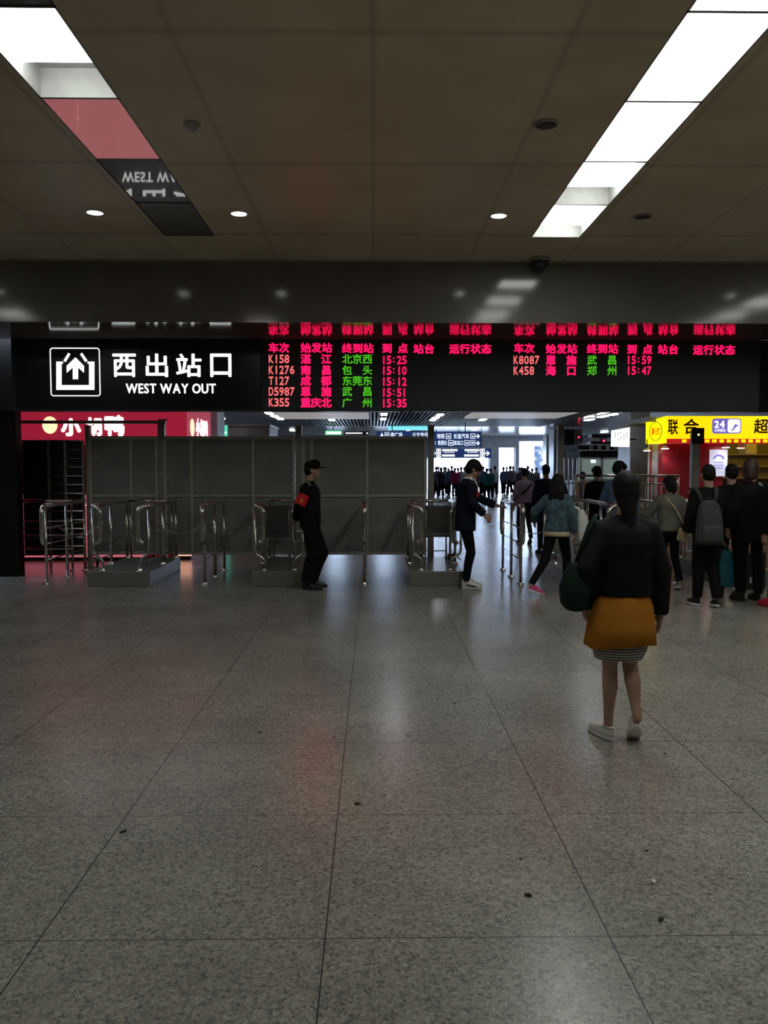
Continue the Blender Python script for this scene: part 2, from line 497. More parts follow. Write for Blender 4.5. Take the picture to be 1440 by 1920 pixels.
# slatted ceiling zone and lighter coffers
sl = MB()
sl.box(-13.9, 13.9, 20, 35.6, CZ - 0.012, CZ - 0.004)
structure('ceiling_void', sl, M['void'])
sl = MB()
x = -7.0
while x < 7.2:
    sl.box(x, x + 0.05, 20, 35.6, CZ - 0.13, CZ - 0.013); x += 0.135
structure('ceiling_slats', sl, M['slat'])
M['coffer'] = emit('brightened_coffer', (1.0, 0.95, 0.95), 0.22, (0.7, 0.7, 0.7))  # faint emission added to brighten the coffer undersides
def coffer(n, p0, p1):
    a = ceil_at(p0[0], p0[1], CZ - 0.2); b = ceil_at(p1[0], p1[1], CZ - 0.2)
    f = MB().box(min(a.x, b.x), max(a.x, b.x), b.y if b.y < a.y else a.y, max(a.y, b.y), CZ - 0.2, CZ - 0.135)
    structure('ceiling_panel_%d' % n, f, M['coffer'])
coffer(1, (512, 774), (692, 786)); coffer(2, (892, 774), (1042, 785))
structure('ceiling_side_right', MB().box(7.3, 13.9, 20, 35.6, CZ - 0.14, CZ - 0.013), M['conc_ceiling'])
structure('trim_2', MB().box(-13.9, 13.9, 35.6, 36.0, CZ - 0.12, CZ - 0.002), M['wallgrey'])

# far wall with tall bright openings
YW = 50.0
def fx(px): return at(px, 873, YW).x
openings = [(612, 648, 858), (702, 740, 858), (800, 918, 846), (935, 966, 838), (973, 1024, 826)]
w = MB(); cur = -14.0
for (a, b, top) in openings:
    w.box(cur, fx(a), YW, YW + 0.5, 0, CZ); w.box(fx(a), fx(b), YW, YW + 0.5, at(700, top, YW).z, CZ); cur = fx(b)
w.box(cur, 14.0, YW, YW + 0.5, 0, CZ)
structure('wall_far', w, M['column'])
structure('trim_3', MB().box(-13.9, 13.9, YW - 0.5, YW - 0.01, at(700, 824, YW).z + 0.2, CZ - 0.002), M['wallgrey'])
for i, (a, b, top) in enumerate(openings):
    zt = at(700, top, YW).z; x0 = fx(a); x1 = fx(b)
    f = MB(); n = max(1, round((x1 - x0) / 0.95))
    f.frame(x0 + 0.002, x1 - 0.002, 0.002, zt - 0.002, 0.05, YW + 0.2, YW + 0.26)
    for k in range(1, n):
        xx = x0 + (x1 - x0) * k / n
        if n > 1: f.box(xx - 0.02, xx + 0.02, YW + 0.2, YW + 0.26, 0.05, zt - 0.05)
    d = f.build('door_%d' % (i + 1), M['frame']); d['kind'] = 'structure'
    structure('glass_pane', MB().box(x0 + 0.05, x1 - 0.05, YW + 0.225, YW + 0.235, 0.05, zt - 0.05), M['glass'], d)

# pillars between the far doors and the kiosk
def pillar(n, px0, px1, Y, depth, material):
    a = at(px0, 873, Y).x; b = at(px1, 873, Y).x
    structure('column_%d' % n, MB().box(a, b, Y, Y + depth, 0.0, CZ - 0.21), material)
pillar(1, 1024, 1042, 42, 0.9, M['column'])
pillar(2, 1038, 1091, 36.2, 1.0, M['wallgrey'])
pillar(3, 1181, 1217, 24, 1.2, M['column'])
pillar(4, 387, 408, 18.5, 0.9, M['column'])

# ------------------------------------------------------------------ ceiling lights of the front hall
M['pink_reflection'] = film_mat()
_b = M['pink_reflection'].node_tree.nodes['Principled BSDF']
_b.inputs['Base Color'].default_value = (0.5, 0.2, 0.2, 1); _b.inputs['Emission Color'].default_value = (1.0, 0.30, 0.32, 1); _b.inputs['Emission Strength'].default_value = 0.36  # pink reflection put into the cover as colour and emission
def light_panel(cx, y0, y1, lit, l0, l1, label, group=None):
    t = thing('ceiling_light_panel', label, 'ceiling light', (cx, (y0 + y1) / 2, CH), 0, group)
    hy = (y1 - y0) / 2; w = SW - 0.003
    h = MB()
    h.box(-w, w, -hy + 0.002, hy - 0.002, 0.20, 0.22)
    h.box(-w, -w + 0.012, -hy + 0.002, hy - 0.002, 0.0, 0.20); h.box(w - 0.012, w, -hy + 0.002, hy - 0.002, 0.0, 0.20)
    if lit is None or True:
        h.box(-w, w, -hy + 0.002, -hy + 0.012, 0.0, 0.20); h.box(-w, w, hy - 0.012, hy - 0.002, 0.0, 0.20)
    h.build('housing', M['housing'] if lit else M['blackmetal'], t)
    ym = (y0 + y1) / 2
    if lit and lit != 'pink':
        a = l0 - ym; b = l1 - ym
        d = MB(); n = 10; bot = []; top = []
        for k in range(n + 1):
            u = k / n; yy = a + (b - a) * u; zz = 0.10 - 0.085 * math.sin(PI * u)
            bot.append((yy, zz)); top.append((yy, 0.15))
        bm = d.bm
        L = [bm.verts.new((-w + 0.02, p[0], p[1])) for p in bot]; R = [bm.verts.new((w - 0.02, p[0], p[1])) for p in bot]
        LT = [bm.verts.new((-w + 0.02, p[0], p[1])) for p in top]; RT = [bm.verts.new((w - 0.02, p[0], p[1])) for p in top]
        for k in range(n):
            bm.faces.new((L[k], R[k], R[k + 1], L[k + 1])); bm.faces.new((LT[k], LT[k + 1], RT[k + 1], RT[k]))
            bm.faces.new((L[k], L[k + 1], LT[k + 1], LT[k])); bm.faces.new((R[k], RT[k], RT[k + 1], R[k + 1]))
        bm.faces.new((L[0], LT[0], RT[0], R[0])); bm.faces.new((L[n], R[n], RT[n], LT[n]))
        o = d.build('diffuser', M['lens'], t, shade=True)
    else:
        MB().box(-w + 0.013, w - 0.013, -hy + 0.004, hy - 0.004, 0.004, 0.012).build('cover', M['pink_reflection'] if lit == 'pink' else M['film'], t)
    return t
for (s, k, y0, y1, lit) in PLAN:
    left = s == -2.06
    l0, l1 = y0 + 0.03, y1 - 0.03
    if s == 2.06 and k > 1: l0, l1 = y0 + 0.004, y1 - 0.004
    if s == 2.06 and k == 0: l0, l1 = y0 + 0.33, y1 - 0.16
    if s == 2.06 and k == 1: l0, l1 = y0 + 0.25, y1 - 0.25
    if left and k == 3: l0, l1 = y0 + 0.12, y1 - 0.30
    if s == 2.06:
        lab = ['lit white ceiling panel ending the long bright strip above the dome camera', 'lit white ceiling panel next to the last one of the bright strip',
               'lit white ceiling panel third from the dome camera end of the bright strip',
               'blazing white ceiling panel fourth from the dome camera end of the bright strip'][min(k, 3)] if k < 4 else 'blazing white ceiling panel at the near end of the bright strip'
    elif left:
        lab = ['unlit dark glossy ceiling panel at the end nearest the black fascia', 'unlit dark glossy ceiling panel mirroring the white west way out lettering',
               'glossy ceiling panel with a painted pink reflection, between the lit white and mirroring panels', 'only lit white panel in the mostly unlit ceiling strip'][k] if k < 4 else 'unlit grey ceiling panel at the near end of the mirroring strip'
        if k > 4: lab = 'lit ceiling panel of the mirroring strip behind the viewer'
    else: lab = 'lit ceiling panel in a strip outside the picture'
    light_panel(s, y0, y1, lit, l0, l1, lab, 'ceiling light panels in strips')

def downlight(px, py, lit, label):
    p = ceil_at(px, py, CH)
    t = thing('ceiling_downlight', label, 'downlight', (p.x, p.y, CH), 0, 'round downlights in the front hall ceiling')
    b = MB(); n = 28
    pts = [(0.085 * math.cos(2 * PI * k / n), 0.085 * math.sin(2 * PI * k / n), -0.006) for k in range(n)]
    b.tube(pts, 0.010, 8, closed=True); b.build('trim_ring', M['white'] if lit else M['frame'], t, shade=True)
    MB().cone((0, 0, -0.010), 0.080, (0, 0, -0.001), 0.080, 24).build('lamp_lens', M['down'] if lit else M['darkgrille'], t)
    return p
M['darkgrille'] = mat('dark_round_grille', (0.05, 0.047, 0.045), 0.6, 0, 0.4, 0.2, 60)
downlight(178, 397, True, 'lit round downlight beside the unlit mirroring strip, towards the black pillar')
downlight(448, 399, True, 'lit round downlight between the mirroring strip and the red glow on the ceiling')
downlight(935, 403, True, 'lit round downlight just beside the far end of the bright light strip')
for px in (-313, 1690): downlight(px, 400, True, 'lit round downlight outside the picture, mirrored in the dark fascia')
downlight(1205, 405, False, 'unlit round grey downlight beyond the end of the bright strip')
downlight(1024, 232, False, 'unlit round dark disc beside the middle of the bright strip')

p = ceil_at(360, 231, CH)
t = thing('smoke_detector', 'small round smoke detector on the bare ceiling near the mirroring strip', 'smoke detector', p)
MB().cone((0, 0, -0.02), 0.058, (0, 0, -0.001), 0.062, 24).build('base_plate', M['housing'], t)
MB().rings([(0, 0, -0.06, 0.022, 0.022), (0, 0, -0.05, 0.034, 0.034), (0, 0, -0.021, 0.042, 0.042)], 20).build('sensor_head', M['housing'], t)
p = ceil_at(1012, 484, CH)
t = thing('dome_camera', 'dark dome surveillance camera hanging below the end of the bright strip', 'camera', (p.x, p.y, CH))
MB().cone((0, 0, -0.05), 0.125, (0, 0, -0.001), 0.125, 28).build('mount_ring', M['frame'], t)
db = MB(); db.rings([(0, 0, -0.05, 0.115, 0.115), (0, 0, -0.09, 0.108, 0.108), (0, 0, -0.125, 0.08, 0.08), (0, 0, -0.145, 0.045, 0.045), (0, 0, -0.152, 0.012, 0.012)], 28)
db.build('dome', M['black'], t, shade=True)

# ------------------------------------------------------------------ big sign band
def span(px0, py0, px1, py1, Y):
    a = at(px0, py0, Y); b = at(px1, py1, Y)
    return a.x, b.x, min(a.z, b.z), max(a.z, b.z)
zb = at(700, 771, YS).z; zt_ = at(700, 634, YS).z
x0, _, _, _ = span(22, 700, 23, 710, YS); x1 = at(489, 700, YS).x
sg = thing('exit_lightbox_sign', 'black lightbox sign reading WEST WAY OUT with a white exit pictogram', 'sign', ((x0 + x1) / 2, YS, zb))
ox, oz = (x0 + x1) / 2, zb
def loc(o): 
    o.matrix_parent_inverse = Matrix.Translation((-o.parent.location.x, -o.parent.location.y, -o.parent.location.z)); return o
loc(MB().box(x0, x1, YS, YS + 0.22, zb, zt_).build('cabinet', M['blackmetal'], sg))
loc(MB().box(x0 + 0.05, x1 - 0.01, YS - 0.006, YS - 0.001, zb + 0.03, at(100, 640, YS).z).build('face_panel', M['black'], sg))
yl = YS - 0.009
def pz(px, py): 
    v = at(px, py, yl); return (v.x, v.z)
L = Letters()
for (ch, a, b) in (('西', 210, 256), ('出', 272, 316), ('站', 329, 379), ('口', 393, 435)):
    q0 = pz(a, 707); q1 = pz(b, 663)
    L.put(ch, q0[0] + 0.01, q0[1], q1[0] - q0[0] - 0.02, q1[1] - q0[1], yl, 0.028, True)
loc(L.build('chinese_lettering', M['signwhite'], sg))
L = Letters(); q0 = pz(236, 737); q1 = pz(406, 719.5)
L.latin('WEST WAY OUT', q0[0], q0[1], q1[0] - q0[0], q1[1] - q0[1], yl, 0.03)
loc(L.build('english_lettering', M['signwhite'], sg))
pic = MB()
def poly(pts, y0=yl - 0.002, y1=yl + 0.002):
    pic.prism([pz(*p) for p in pts], y0, y1)
# rounded outline
a = pz(96, 742); b = pz(186, 653)
rr = 0.035; ring = []
for (cx, cz, st) in ((b[0] - rr, b[1] - rr, 0), (a[0] + rr, b[1] - rr, 90), (a[0] + rr, a[1] + rr, 180), (b[0] - rr, a[1] + rr, 270)):
    for k in range(6):
        t_ = math.radians(st + 18 * k); ring.append((cx + rr * math.cos(t_), yl, cz + rr * math.sin(t_)))
pic.tube(ring, 0.0075, 6, closed=True)
poly([(105.5, 731), (105.5, 678), (118, 678), (118, 682), (115.5, 682), (115.5, 722), (167, 722), (167, 682), (164, 682), (164, 678), (177, 678), (177, 731)])
poly([(141.5, 670), (157.5, 686), (157.5, 699), (146.5, 689), (146.5, 711), (136.5, 711), (136.5, 689), (125, 699), (125, 686)])
poly([(119, 676), (123, 679), (132, 664), (128, 661.5)]); poly([(164, 676), (160, 679), (150, 664), (154, 661.5)])
loc(pic.build('exit_pictogram', M['signwhite'], sg))

# LED board
lx0 = x1 + 0.004; lx1 = xr1
lb = thing('departure_display', 'wide black LED arrivals display with magenta and green train rows', 'display board', ((lx0 + lx1) / 2, YS, zb))
loc(MB().box(lx0, lx1, YS, YS + 0.22, zb, zt_).build('cabinet', M['blackmetal'], lb))
loc(MB().box(lx0 + 0.01, lx1 - 0.02, YS - 0.006, YS - 0.001, zb + 0.015, at(700, 636, YS).z).build('screen', M['ledblack'], lb))
def led(rows, name, material, bold, cell=19.6, digit=9.9):
    for (s, px, pyc, w) in rows:
        L = Letters(); half = 10.2
        if w == 'n':
            for i, ch in enumerate(s):
                q0 = pz(px + i * digit + 0.5, pyc + 8.0); q1 = pz(px + (i + 1) * digit - 0.8, pyc - 8.0)
                if ch == ':':
                    for dz in (-3.2, 3.2):
                        c0 = pz(px + i * digit + 4.0, pyc + dz); L.disc(c0, 0.011, yl - 0.001, yl + 0.001, 8)
                else: L.put(ch, q0[0], q0[1], q1[0] - q0[0], q1[1] - q0[1], yl, bold, True)
        else:
            for i, ch in enumerate(s):
                q0 = pz(px + i * w, pyc + half * 0.93); q1 = pz(px + i * w + cell, pyc - half * 0.93)
                L.put(ch, q0[0], q0[1], q1[0] - q0[0], q1[1] - q0[1], yl, bold)
        loc(L.build(name, material, lb))
head = [('车次', 503, 652, 20), ('始发站', 563.5, 652, 20), ('终到站', 641, 653, 20), ('到 点', 716, 653, 14.7), ('站台', 775, 654, 20), ('运行状态', 842, 654, 20),
        ('车次', 963, 653, 20), ('始发站', 1023, 654, 20), ('终到站', 1100, 654, 20), ('到 点', 1175, 655, 14.7), ('站台', 1233, 655, 20), ('运行状态', 1299, 656, 20)]
led(head, 'column_heading', M['led_red'], 0.038)
led([('湛 江', 563.5, 673, 19.3), ('南 昌', 563.5, 694, 19.3), ('成 都', 563.5, 714, 19.3), ('恩 施', 563.5, 734, 19.3),
     ('重庆北', 563.5, 755, 19.3), ('恩 施', 1023, 675, 19.3), ('海 口', 1023, 695, 19.3)], 'origin_name', M['led_red'], 0.045)
led([('北京西', 641, 673, 19.0), ('包 头', 641, 694, 19.0), ('东莞东', 641, 714, 19.0), ('武 昌', 641, 734, 19.0), ('广 州', 641, 755, 19.0),
     ('武 昌', 1100, 675, 19.0), ('郑 州', 1100, 695, 19.0)], 'destination_name', M['led_green'], 0.018)
led([('K158', 503.5, 673, 'n'), ('K1276', 503.5, 693.5, 'n'), ('T127', 503.5, 714, 'n'), ('D5987', 503.5, 734, 'n'), ('K355', 503.5, 754.5, 'n'), ('K8087', 962.5, 675, 'n'), ('K458', 962.5, 695, 'n')], 'train_number', M['led_salmon'], 0.04)
led([('15:25', 715, 675, 'n'), ('15:10', 715, 695, 'n'), ('15:12', 715, 715.5, 'n'), ('15:51', 715, 736, 'n'), ('15:35', 715, 756, 'n'), ('15:59', 1174, 675, 'n'), ('15:47', 1174, 695, 'n')], 'arrival_time', M['led_red'], 0.045, digit=9.6)
# ------------------------------------------------------------------ shops and signs in the concourse
M['shopred'] = emit('red_backlit_fascia', (0.40, 0.016, 0.045), 0.65, (0.4, 0.02, 0.04))
M['shopred_side'] = M['shopred']
M['cream'] = emit('backlit_cream', (1.0, 0.80, 0.42), 1.2, (0.7, 0.6, 0.4))
M['pinkbox'] = emit('pink_backlit_counter', (1.0, 0.24, 0.32), 0.45, (0.6, 0.2, 0.2))
M['peach'] = emit('peach_backlit_poster', (1.0, 0.50, 0.36), 1.2, (0.6, 0.4, 0.3))
M['redpaint'] = mat('red_painted_panel', (0.42, 0.03, 0.045), 0.4, 0, 0.5, 0.1, 2)
M['yellowbox'] = emit('yellow_backlit_sign', (1.0, 0.62, 0.0), 1.1, (0.8, 0.6, 0.02))
M['yellowside'] = emit('yellow_backlit_end', (1.0, 0.86, 0.0), 1.1, (0.8, 0.7, 0.02))
M['brownletter'] = mat('dark_brown_letter', (0.03, 0.008, 0.004), 0.5)
M['redletter'] = emit('backlit_red_print', (0.75, 0.03, 0.0), 0.8, (0.5, 0.03, 0.02))
M['redband'] = emit('backlit_red_band', (0.45, 0.012, 0.012), 0.8, (0.4, 0.02, 0.02))
M['purple'] = emit('backlit_violet', (0.14, 0.10, 0.42), 1.0, (0.1, 0.08, 0.3))
M['greyline'] = mat('grey_print', (0.25, 0.25, 0.3), 0.6)
M['navysign'] = emit('navy_backlit_sign', (0.012, 0.03, 0.12), 0.8, (0.01, 0.02, 0.06))
M['bluewhite'] = emit('backlit_blue_white', (0.75, 0.86, 1.0), 1.2, (0.6, 0.6, 0.7))
M['cyan_reflection'] = emit('cyan_reflection_glow', (0.22, 0.80, 0.95), 0.95, (0.2, 0.5, 0.6))
M['tealposter'] = emit('teal_backlit_poster', (0.10, 0.65, 0.45), 0.9, (0.1, 0.4, 0.3))
M['greensign'] = emit('green_exit_lamp', (0.10, 0.9, 0.30), 1.2)
M['reddot'] = emit('red_signal_led', (1.0, 0.02, 0.08), 4.0)
M['poster'] = emit('backlit_pale_poster', (0.62, 0.68, 0.86), 0.6, (0.6, 0.6, 0.7))
M['greenwin'] = emit('dim_lit_window', (0.20, 0.26, 0.22), 0.6, (0.3, 0.35, 0.3))
M['paper'] = mat('white_paper', (0.7, 0.72, 0.74), 0.7)
M['navy'] = mat('navy_board', (0.02, 0.03, 0.06), 0.3)

def under(o, root):
    o.matrix_parent_inverse = Matrix.Translation(-root.location); return o
def part(mb, name, material, root, **k):
    return under(mb.build(name, material, root, **k), root)

# red snack shop beyond the partition
SY = 14.25
sx0 = -9.0; sx1 = at(350, 790, SY).x
shop = thing('snack_shop', 'red snack shop with white brush lettering on its fascia, behind the partition', 'shop', ((sx0 + sx1) / 2, SY, 0))
zs0 = 2.02; zs1 = 3.10
part(MB().box(sx0, sx1, SY, SY + 2.1, zs0, zs1), 'fascia_box', M['shopred'], shop)
part(MB().box(sx0, sx1, SY + 0.25, SY + 2.1, 0.0, zs0 - 0.002), 'front_wall', M['redpaint'], shop)
L = Letters(); yb = SY - 0.006
def bz(px, py, Y=yb):
    v = at(px, py, Y); return v.x, v.z
for ch, a, b, tp in (('小', 114, 152, 784), ('胡', 160, 191, 782), ('鸭', 196, 233, 778)):
    q0 = bz(a, 818); q1 = bz(b, tp); L.put(ch, q0[0], q0[1], q1[0] - q0[0], q1[1] - q0[1], yb, 0.075, True)
part(L, 'brush_lettering', M['signwhite'], shop)
q = bz(93.5, 797)
part(MB().disc(q, 0.13, yb - 0.004, yb + 0.004, 28, 0.15), 'round_emblem', M['cream'], shop)
# lettering repeated on the side of the fascia
L = Letters(); xs_ = sx1 + 0.006
fl = lambda x, z: (xs_, x, z)
for i, ch in enumerate('小胡鸭'):
    L.put(ch, SY + 0.72 + i * 0.36, at(365, 818, SY + 0.8).z, 0.33, 0.34, 0, 0.05, True, fl)
part(L, 'side_lettering', M['signwhite'], shop)
e = MB(); n = 24
e.cone((sx1 + 0.002, SY + 0.42, 2.34), 0.16, (sx1 + 0.008, SY + 0.42, 2.34), 0.16, 24)
part(e, 'side_emblem', M['cream'], shop)
t = thing('shop_counter', 'low pink backlit counter front glowing under the partition by the black pillar', 'counter', (-5.0, SY - 0.1, 0))
part(MB().box(-6.6, -4.05, SY - 0.22, SY + 0.22, 0.0, 0.06, 0.01), 'plinth', M['blackmetal'], t)
part(MB().box(-6.6, -4.05, SY - 0.22, SY + 0.22, 0.061, 1.15, 0.01), 'front_panel', M['pinkbox'], t)
part(MB().box(-6.65, -4.0, SY - 0.26, SY + 0.24, 1.151, 1.20, 0.01), 'counter_top', M['redpaint'], t)
fr = MB(); fr.frame(-5.05, -4.45, 0.45, 0.98, 0.02, SY - 0.228, SY - 0.221); part(fr, 'panel_outline', M['signwhite'], t)
t = thing('standing_poster', 'peach backlit poster standing at the corner of the red snack shop', 'poster', (-3.36, SY + 0.0, 0))
part(MB().box(-3.50, -3.22, SY - 0.03, SY + 0.03, 0.06, 0.9, 0.01), 'poster_box', M['peach'], t)
part(MB().box(-3.50, -3.22, SY - 0.08, SY + 0.08, 0.0, 0.059, 0.01), 'foot_plate', M['blackmetal'], t)
# small posters further along
q0 = at(412, 816, 19.6); q1 = at(426, 797, 19.6)
t = thing('teal_poster', 'small teal and white lit poster above the partition beside a grey column', 'poster', (q0.x, 19.6, q0.z))
part(MB().box(q0.x, q1.x, 19.6, 19.65, 0.0, q1.z), 'poster_panel', M['tealposter'], t)
part(MB().prism([(q0.x + 0.02, q0.z), (q1.x - 0.02, q0.z + 0.05), (q1.x - 0.02, q0.z + 0.09), (q0.x + 0.02, q0.z + 0.03)], 19.592, 19.599), 'white_stripe', M['bluewhite'], t)
q0 = at(426, 815, 22.5); q1 = at(505, 795, 22.5)
t = thing('grey_kiosk', 'plain dark grey kiosk rising above the partition top', 'kiosk', ((q0.x + q1.x) / 2, 22.5, 0))
part(MB().box(q0.x, q1.x, 22.5, 24.5, 0, q1.z - 0.08, 0.02), 'body', M['wallgrey'], t)
part(MB().box(q0.x - 0.03, q1.x + 0.03, 22.46, 24.54, q1.z - 0.079, q1.z, 0.01), 'roof_slab', M['frame'], t)
q0 = at(505, 812, 24); q1 = at(513, 808, 24)
t = thing('small_lightbox', 'tiny white lightbox at the top corner of the grey kiosk', 'light box', (q0.x, 24, q0.z))
part(MB().box(q0.x, q1.x, 23.95, 24.05, q0.z, q1.z), 'lit_face', M['signwhite'], t)

# hanging direction signs
def hang_sign(name, label, px0, py0, px1, py1, Y):
    a = at(px0, py1, Y); b = at(px1, py0, Y)
    t = thing(name, label, 'direction sign', ((a.x + b.x) / 2, Y, a.z))
    part(MB().box(a.x, b.x, Y, Y + 0.15, a.z, b.z, 0.01), 'sign_panel', M['navysign'], t)
    for u in (0.15, 0.5, 0.85):
        xx = a.x + (b.x - a.x) * u
        part(MB().cone((xx, Y + 0.07, b.z), 0.02, (xx, Y + 0.07, CZ - 0.002), 0.02, 8), 'hanging_rod', M['blackmetal'], t)
    return t
Y1 = 33.0; y1_ = Y1 - 0.006
t = hang_sign('hanging_direction_sign', 'upper navy hanging sign with two rows of white station directions', 706, 809, 902, 838, Y1)
def wz(px, py, Y=y1_):
    v = at(px, py, Y); return v.x, v.z
L = Letters()
for s, a, b, yb_, yt in (('南广场', 732, 755, 820, 810.5), ('公交专线', 773, 803, 820, 810.5), ('地铁', 819, 834, 823, 812.5), ('长途汽车', 850, 880, 823, 812.5), ('1售票处', 815, 838, 835, 825.5), ('进站口', 850, 869, 835, 825.5)):
    q0 = wz(a, yb_); q1 = wz(b, yt); L.line(s, q0[0], q0[1], q1[0] - q0[0], q1[1] - q0[1], y1_, 0.01)
part(L, 'sign_lettering', M['bluewhite'], t)
g = MB()
def arrow(g, px, py, s, Y, d=1, solid=False):
    k = s
    pts = [(px + d * k, py), (px, py - k), (px - d * 0.5 * k, py - k), (px + d * 0.15 * k, py - 0.25 * k), (px - d * k, py - 0.25 * k), (px - d * k, py + 0.25 * k), (px + d * 0.15 * k, py + 0.25 * k), (px - d * 0.5 * k, py + k), (px, py + k)]
    g.prism([wz(*p, Y) for p in pts], Y - 0.003, Y + 0.003)
arrow(g, 896, 818, 4, y1_); arrow(g, 896, 831, 4, y1_)
for (a, b, c_, d) in ((721, 811, 730, 820), (836, 813, 846, 823), (882, 813, 891, 823), (840, 825.5, 850, 835.5), (871, 825.5, 880, 835.5), (882, 826, 891, 835)):
    q0 = wz(a, d); q1 = wz(c_, b); g.frame(q0[0], q1[0], q0[1], q1[1], 0.022, y1_ - 0.003, y1_ + 0.003)
    g.box(q0[0] + 0.06, q1[0] - 0.06, y1_ - 0.003, y1_ + 0.003, q0[1] + 0.07, q0[1] + 0.13)
q0 = wz(712, 820); q1 = wz(720, 811); g.prism([(q0[0], q0[1]), (q1[0], q0[1]), ((q0[0] + q1[0]) / 2, q1[1])], y1_ - 0.003, y1_ + 0.003)
part(g, 'sign_pictograms', M['bluewhite'], t)
Y2 = 42.0; y2_ = Y2 - 0.006
t = hang_sign('hanging_direction_sign', 'lower navy hanging sign with a white arrow at each end', 800, 841, 921, 859, Y2)
g = MB()
arrow(g, 813, 850, 4.5, y2_, -1); arrow(g, 914, 850, 4.5, y2_, 1)
for (a, b, c_, d) in ((818, 841.5, 827, 849), (818, 850, 827, 858), (900, 841.5, 909, 849), (900, 850, 909, 858)):
    q0 = wz(a, d, y2_); q1 = wz(c_, b, y2_); g.frame(q0[0], q1[0], q0[1], q1[1], 0.035, y2_ - 0.003, y2_ + 0.003)
    g.box(q0[0] + 0.08, q1[0] - 0.08, y2_ - 0.003, y2_ + 0.003, q0[1] + 0.05, q1[1] - 0.05)
for (a, b, c_, d) in ((829, 842, 858, 846), (832, 847.5, 852, 848.5), (829, 852, 853, 856), (871, 842, 899, 846), (876, 847.5, 896, 848.5), (870, 852, 898, 856)):
    q0 = wz(a, d, y2_); q1 = wz(c_, b, y2_)
    n = int((c_ - a) / 3.5) if d - b > 2 else 1
    for k in range(n):
        w = (q1[0] - q0[0]) / n
        g.box(q0[0] + k * w + 0.01, q0[0] + (k + 1) * w - (0.012 if n > 1 else 0), y2_ - 0.003, y2_ + 0.003, q0[1], q1[1])
part(g, 'sign_marks', M['signwhite'], t)
q0 = at(610, 815, 36.5); q1 = at(640, 808, 36.5)
t = thing('emergency_exit_sign', 'green and white lit emergency sign just above the partition top', 'sign', ((q0.x + q1.x) / 2, 36.5, q0.z))
part(MB().box(q0.x, q1.x, 36.5, 36.6, q0.z, q1.z), 'green_case', M['greensign'], t)
part(MB().box(q0.x + 0.05, q1.x + 0.0, 36.49, 36.498, q0.z + 0.03, q1.z - 0.04), 'white_face', M['signwhite'], t)
part(MB().cone((q0.x + 0.36, 36.55, q1.z), 0.015, (q0.x + 0.36, 36.55, CZ - 0.002), 0.015, 8), 'hanging_rod', M['blackmetal'], t)
q0 = at(645, 816, 36.5); q1 = at(692, 808.5, 36.5)
t = thing('dark_notice_sign', 'black hanging notice with small white marks beside the green emergency sign', 'sign', ((q0.x + q1.x) / 2, 36.5, q0.z))
part(MB().box(q0.x, q1.x, 36.5, 36.6, q0.z, q1.z), 'sign_panel', M['black'], t)
g = MB()
for k in range(9):
    xx = q0.x + 0.08 + k * 0.085; g.box(xx, xx + 0.06, 36.492, 36.498, q0.z + 0.06, q0.z + 0.125)
g.box(q1.x - 0.12, q1.x - 0.05, 36.492, 36.498, q0.z + 0.06, q0.z + 0.12)
part(g, 'white_marks', M['signwhite'], t)
part(MB().cone((q0.x + 0.5, 36.55, q1.z), 0.015, (q0.x + 0.5, 36.55, CZ - 0.002), 0.015, 8), 'hanging_rod', M['blackmetal'], t)
q0 = at(728, 806.5, 35.2); q1 = at(802, 797.5, 35.2)
t = thing('cyan_reflection_panel', 'long cyan panel imitating a ceiling reflection, high above the navy hanging sign', 'reflection panel', ((q0.x + q1.x) / 2, 35.2, q0.z))
part(MB().box(q0.x, q1.x, 35.2, 35.3, q0.z, CZ - 0.131), 'lit_face', M['cyan_reflection'], t)  # cyan reflection on the ceiling imitated by a glowing panel
# tree mural in the last doorway
q0 = at(1001, 892, 49.6); q1 = at(1023, 836, 49.6)
mm, n_, l_, b_ = new_mat('blue_tree_mural')
tc = n_.new('ShaderNodeTexCoord'); wv = n_.new('ShaderNodeTexNoise'); wv.inputs['Scale'].default_value = 3.2; wv.inputs['Detail'].default_value = 5
l_.new(tc.outputs['Object'], wv.inputs['Vector'])
cr = n_.new('ShaderNodeValToRGB'); cr.color_ramp.elements[0].position = 0.42; cr.color_ramp.elements[0].color = (0.16, 0.28, 0.55, 1)
cr.color_ramp.elements[1].position = 0.56; cr.color_ramp.elements[1].color = (0.80, 0.88, 1.0, 1)
l_.new(wv.outputs['Fac'], cr.inputs['Fac']); l_.new(cr.outputs['Color'], b_.inputs['Emission Color']); b_.inputs['Emission Strength'].default_value = 0.9
b_.inputs['Base Color'].default_value = (0.3, 0.4, 0.6, 1)
t = thing('tree_mural', 'blue and white backlit mural of leafy branches beside the bright far doorway', 'mural', ((q0.x + q1.x) / 2, 49.6, 0))
part(MB().box(q0.x, q1.x, 49.6, 49.66, 0.1, q1.z), 'mural_panel', mm, t)
part(MB().box(q0.x, q1.x, 49.58, 49.68, 0.0, 0.099), 'base_rail', M['frame'], t)

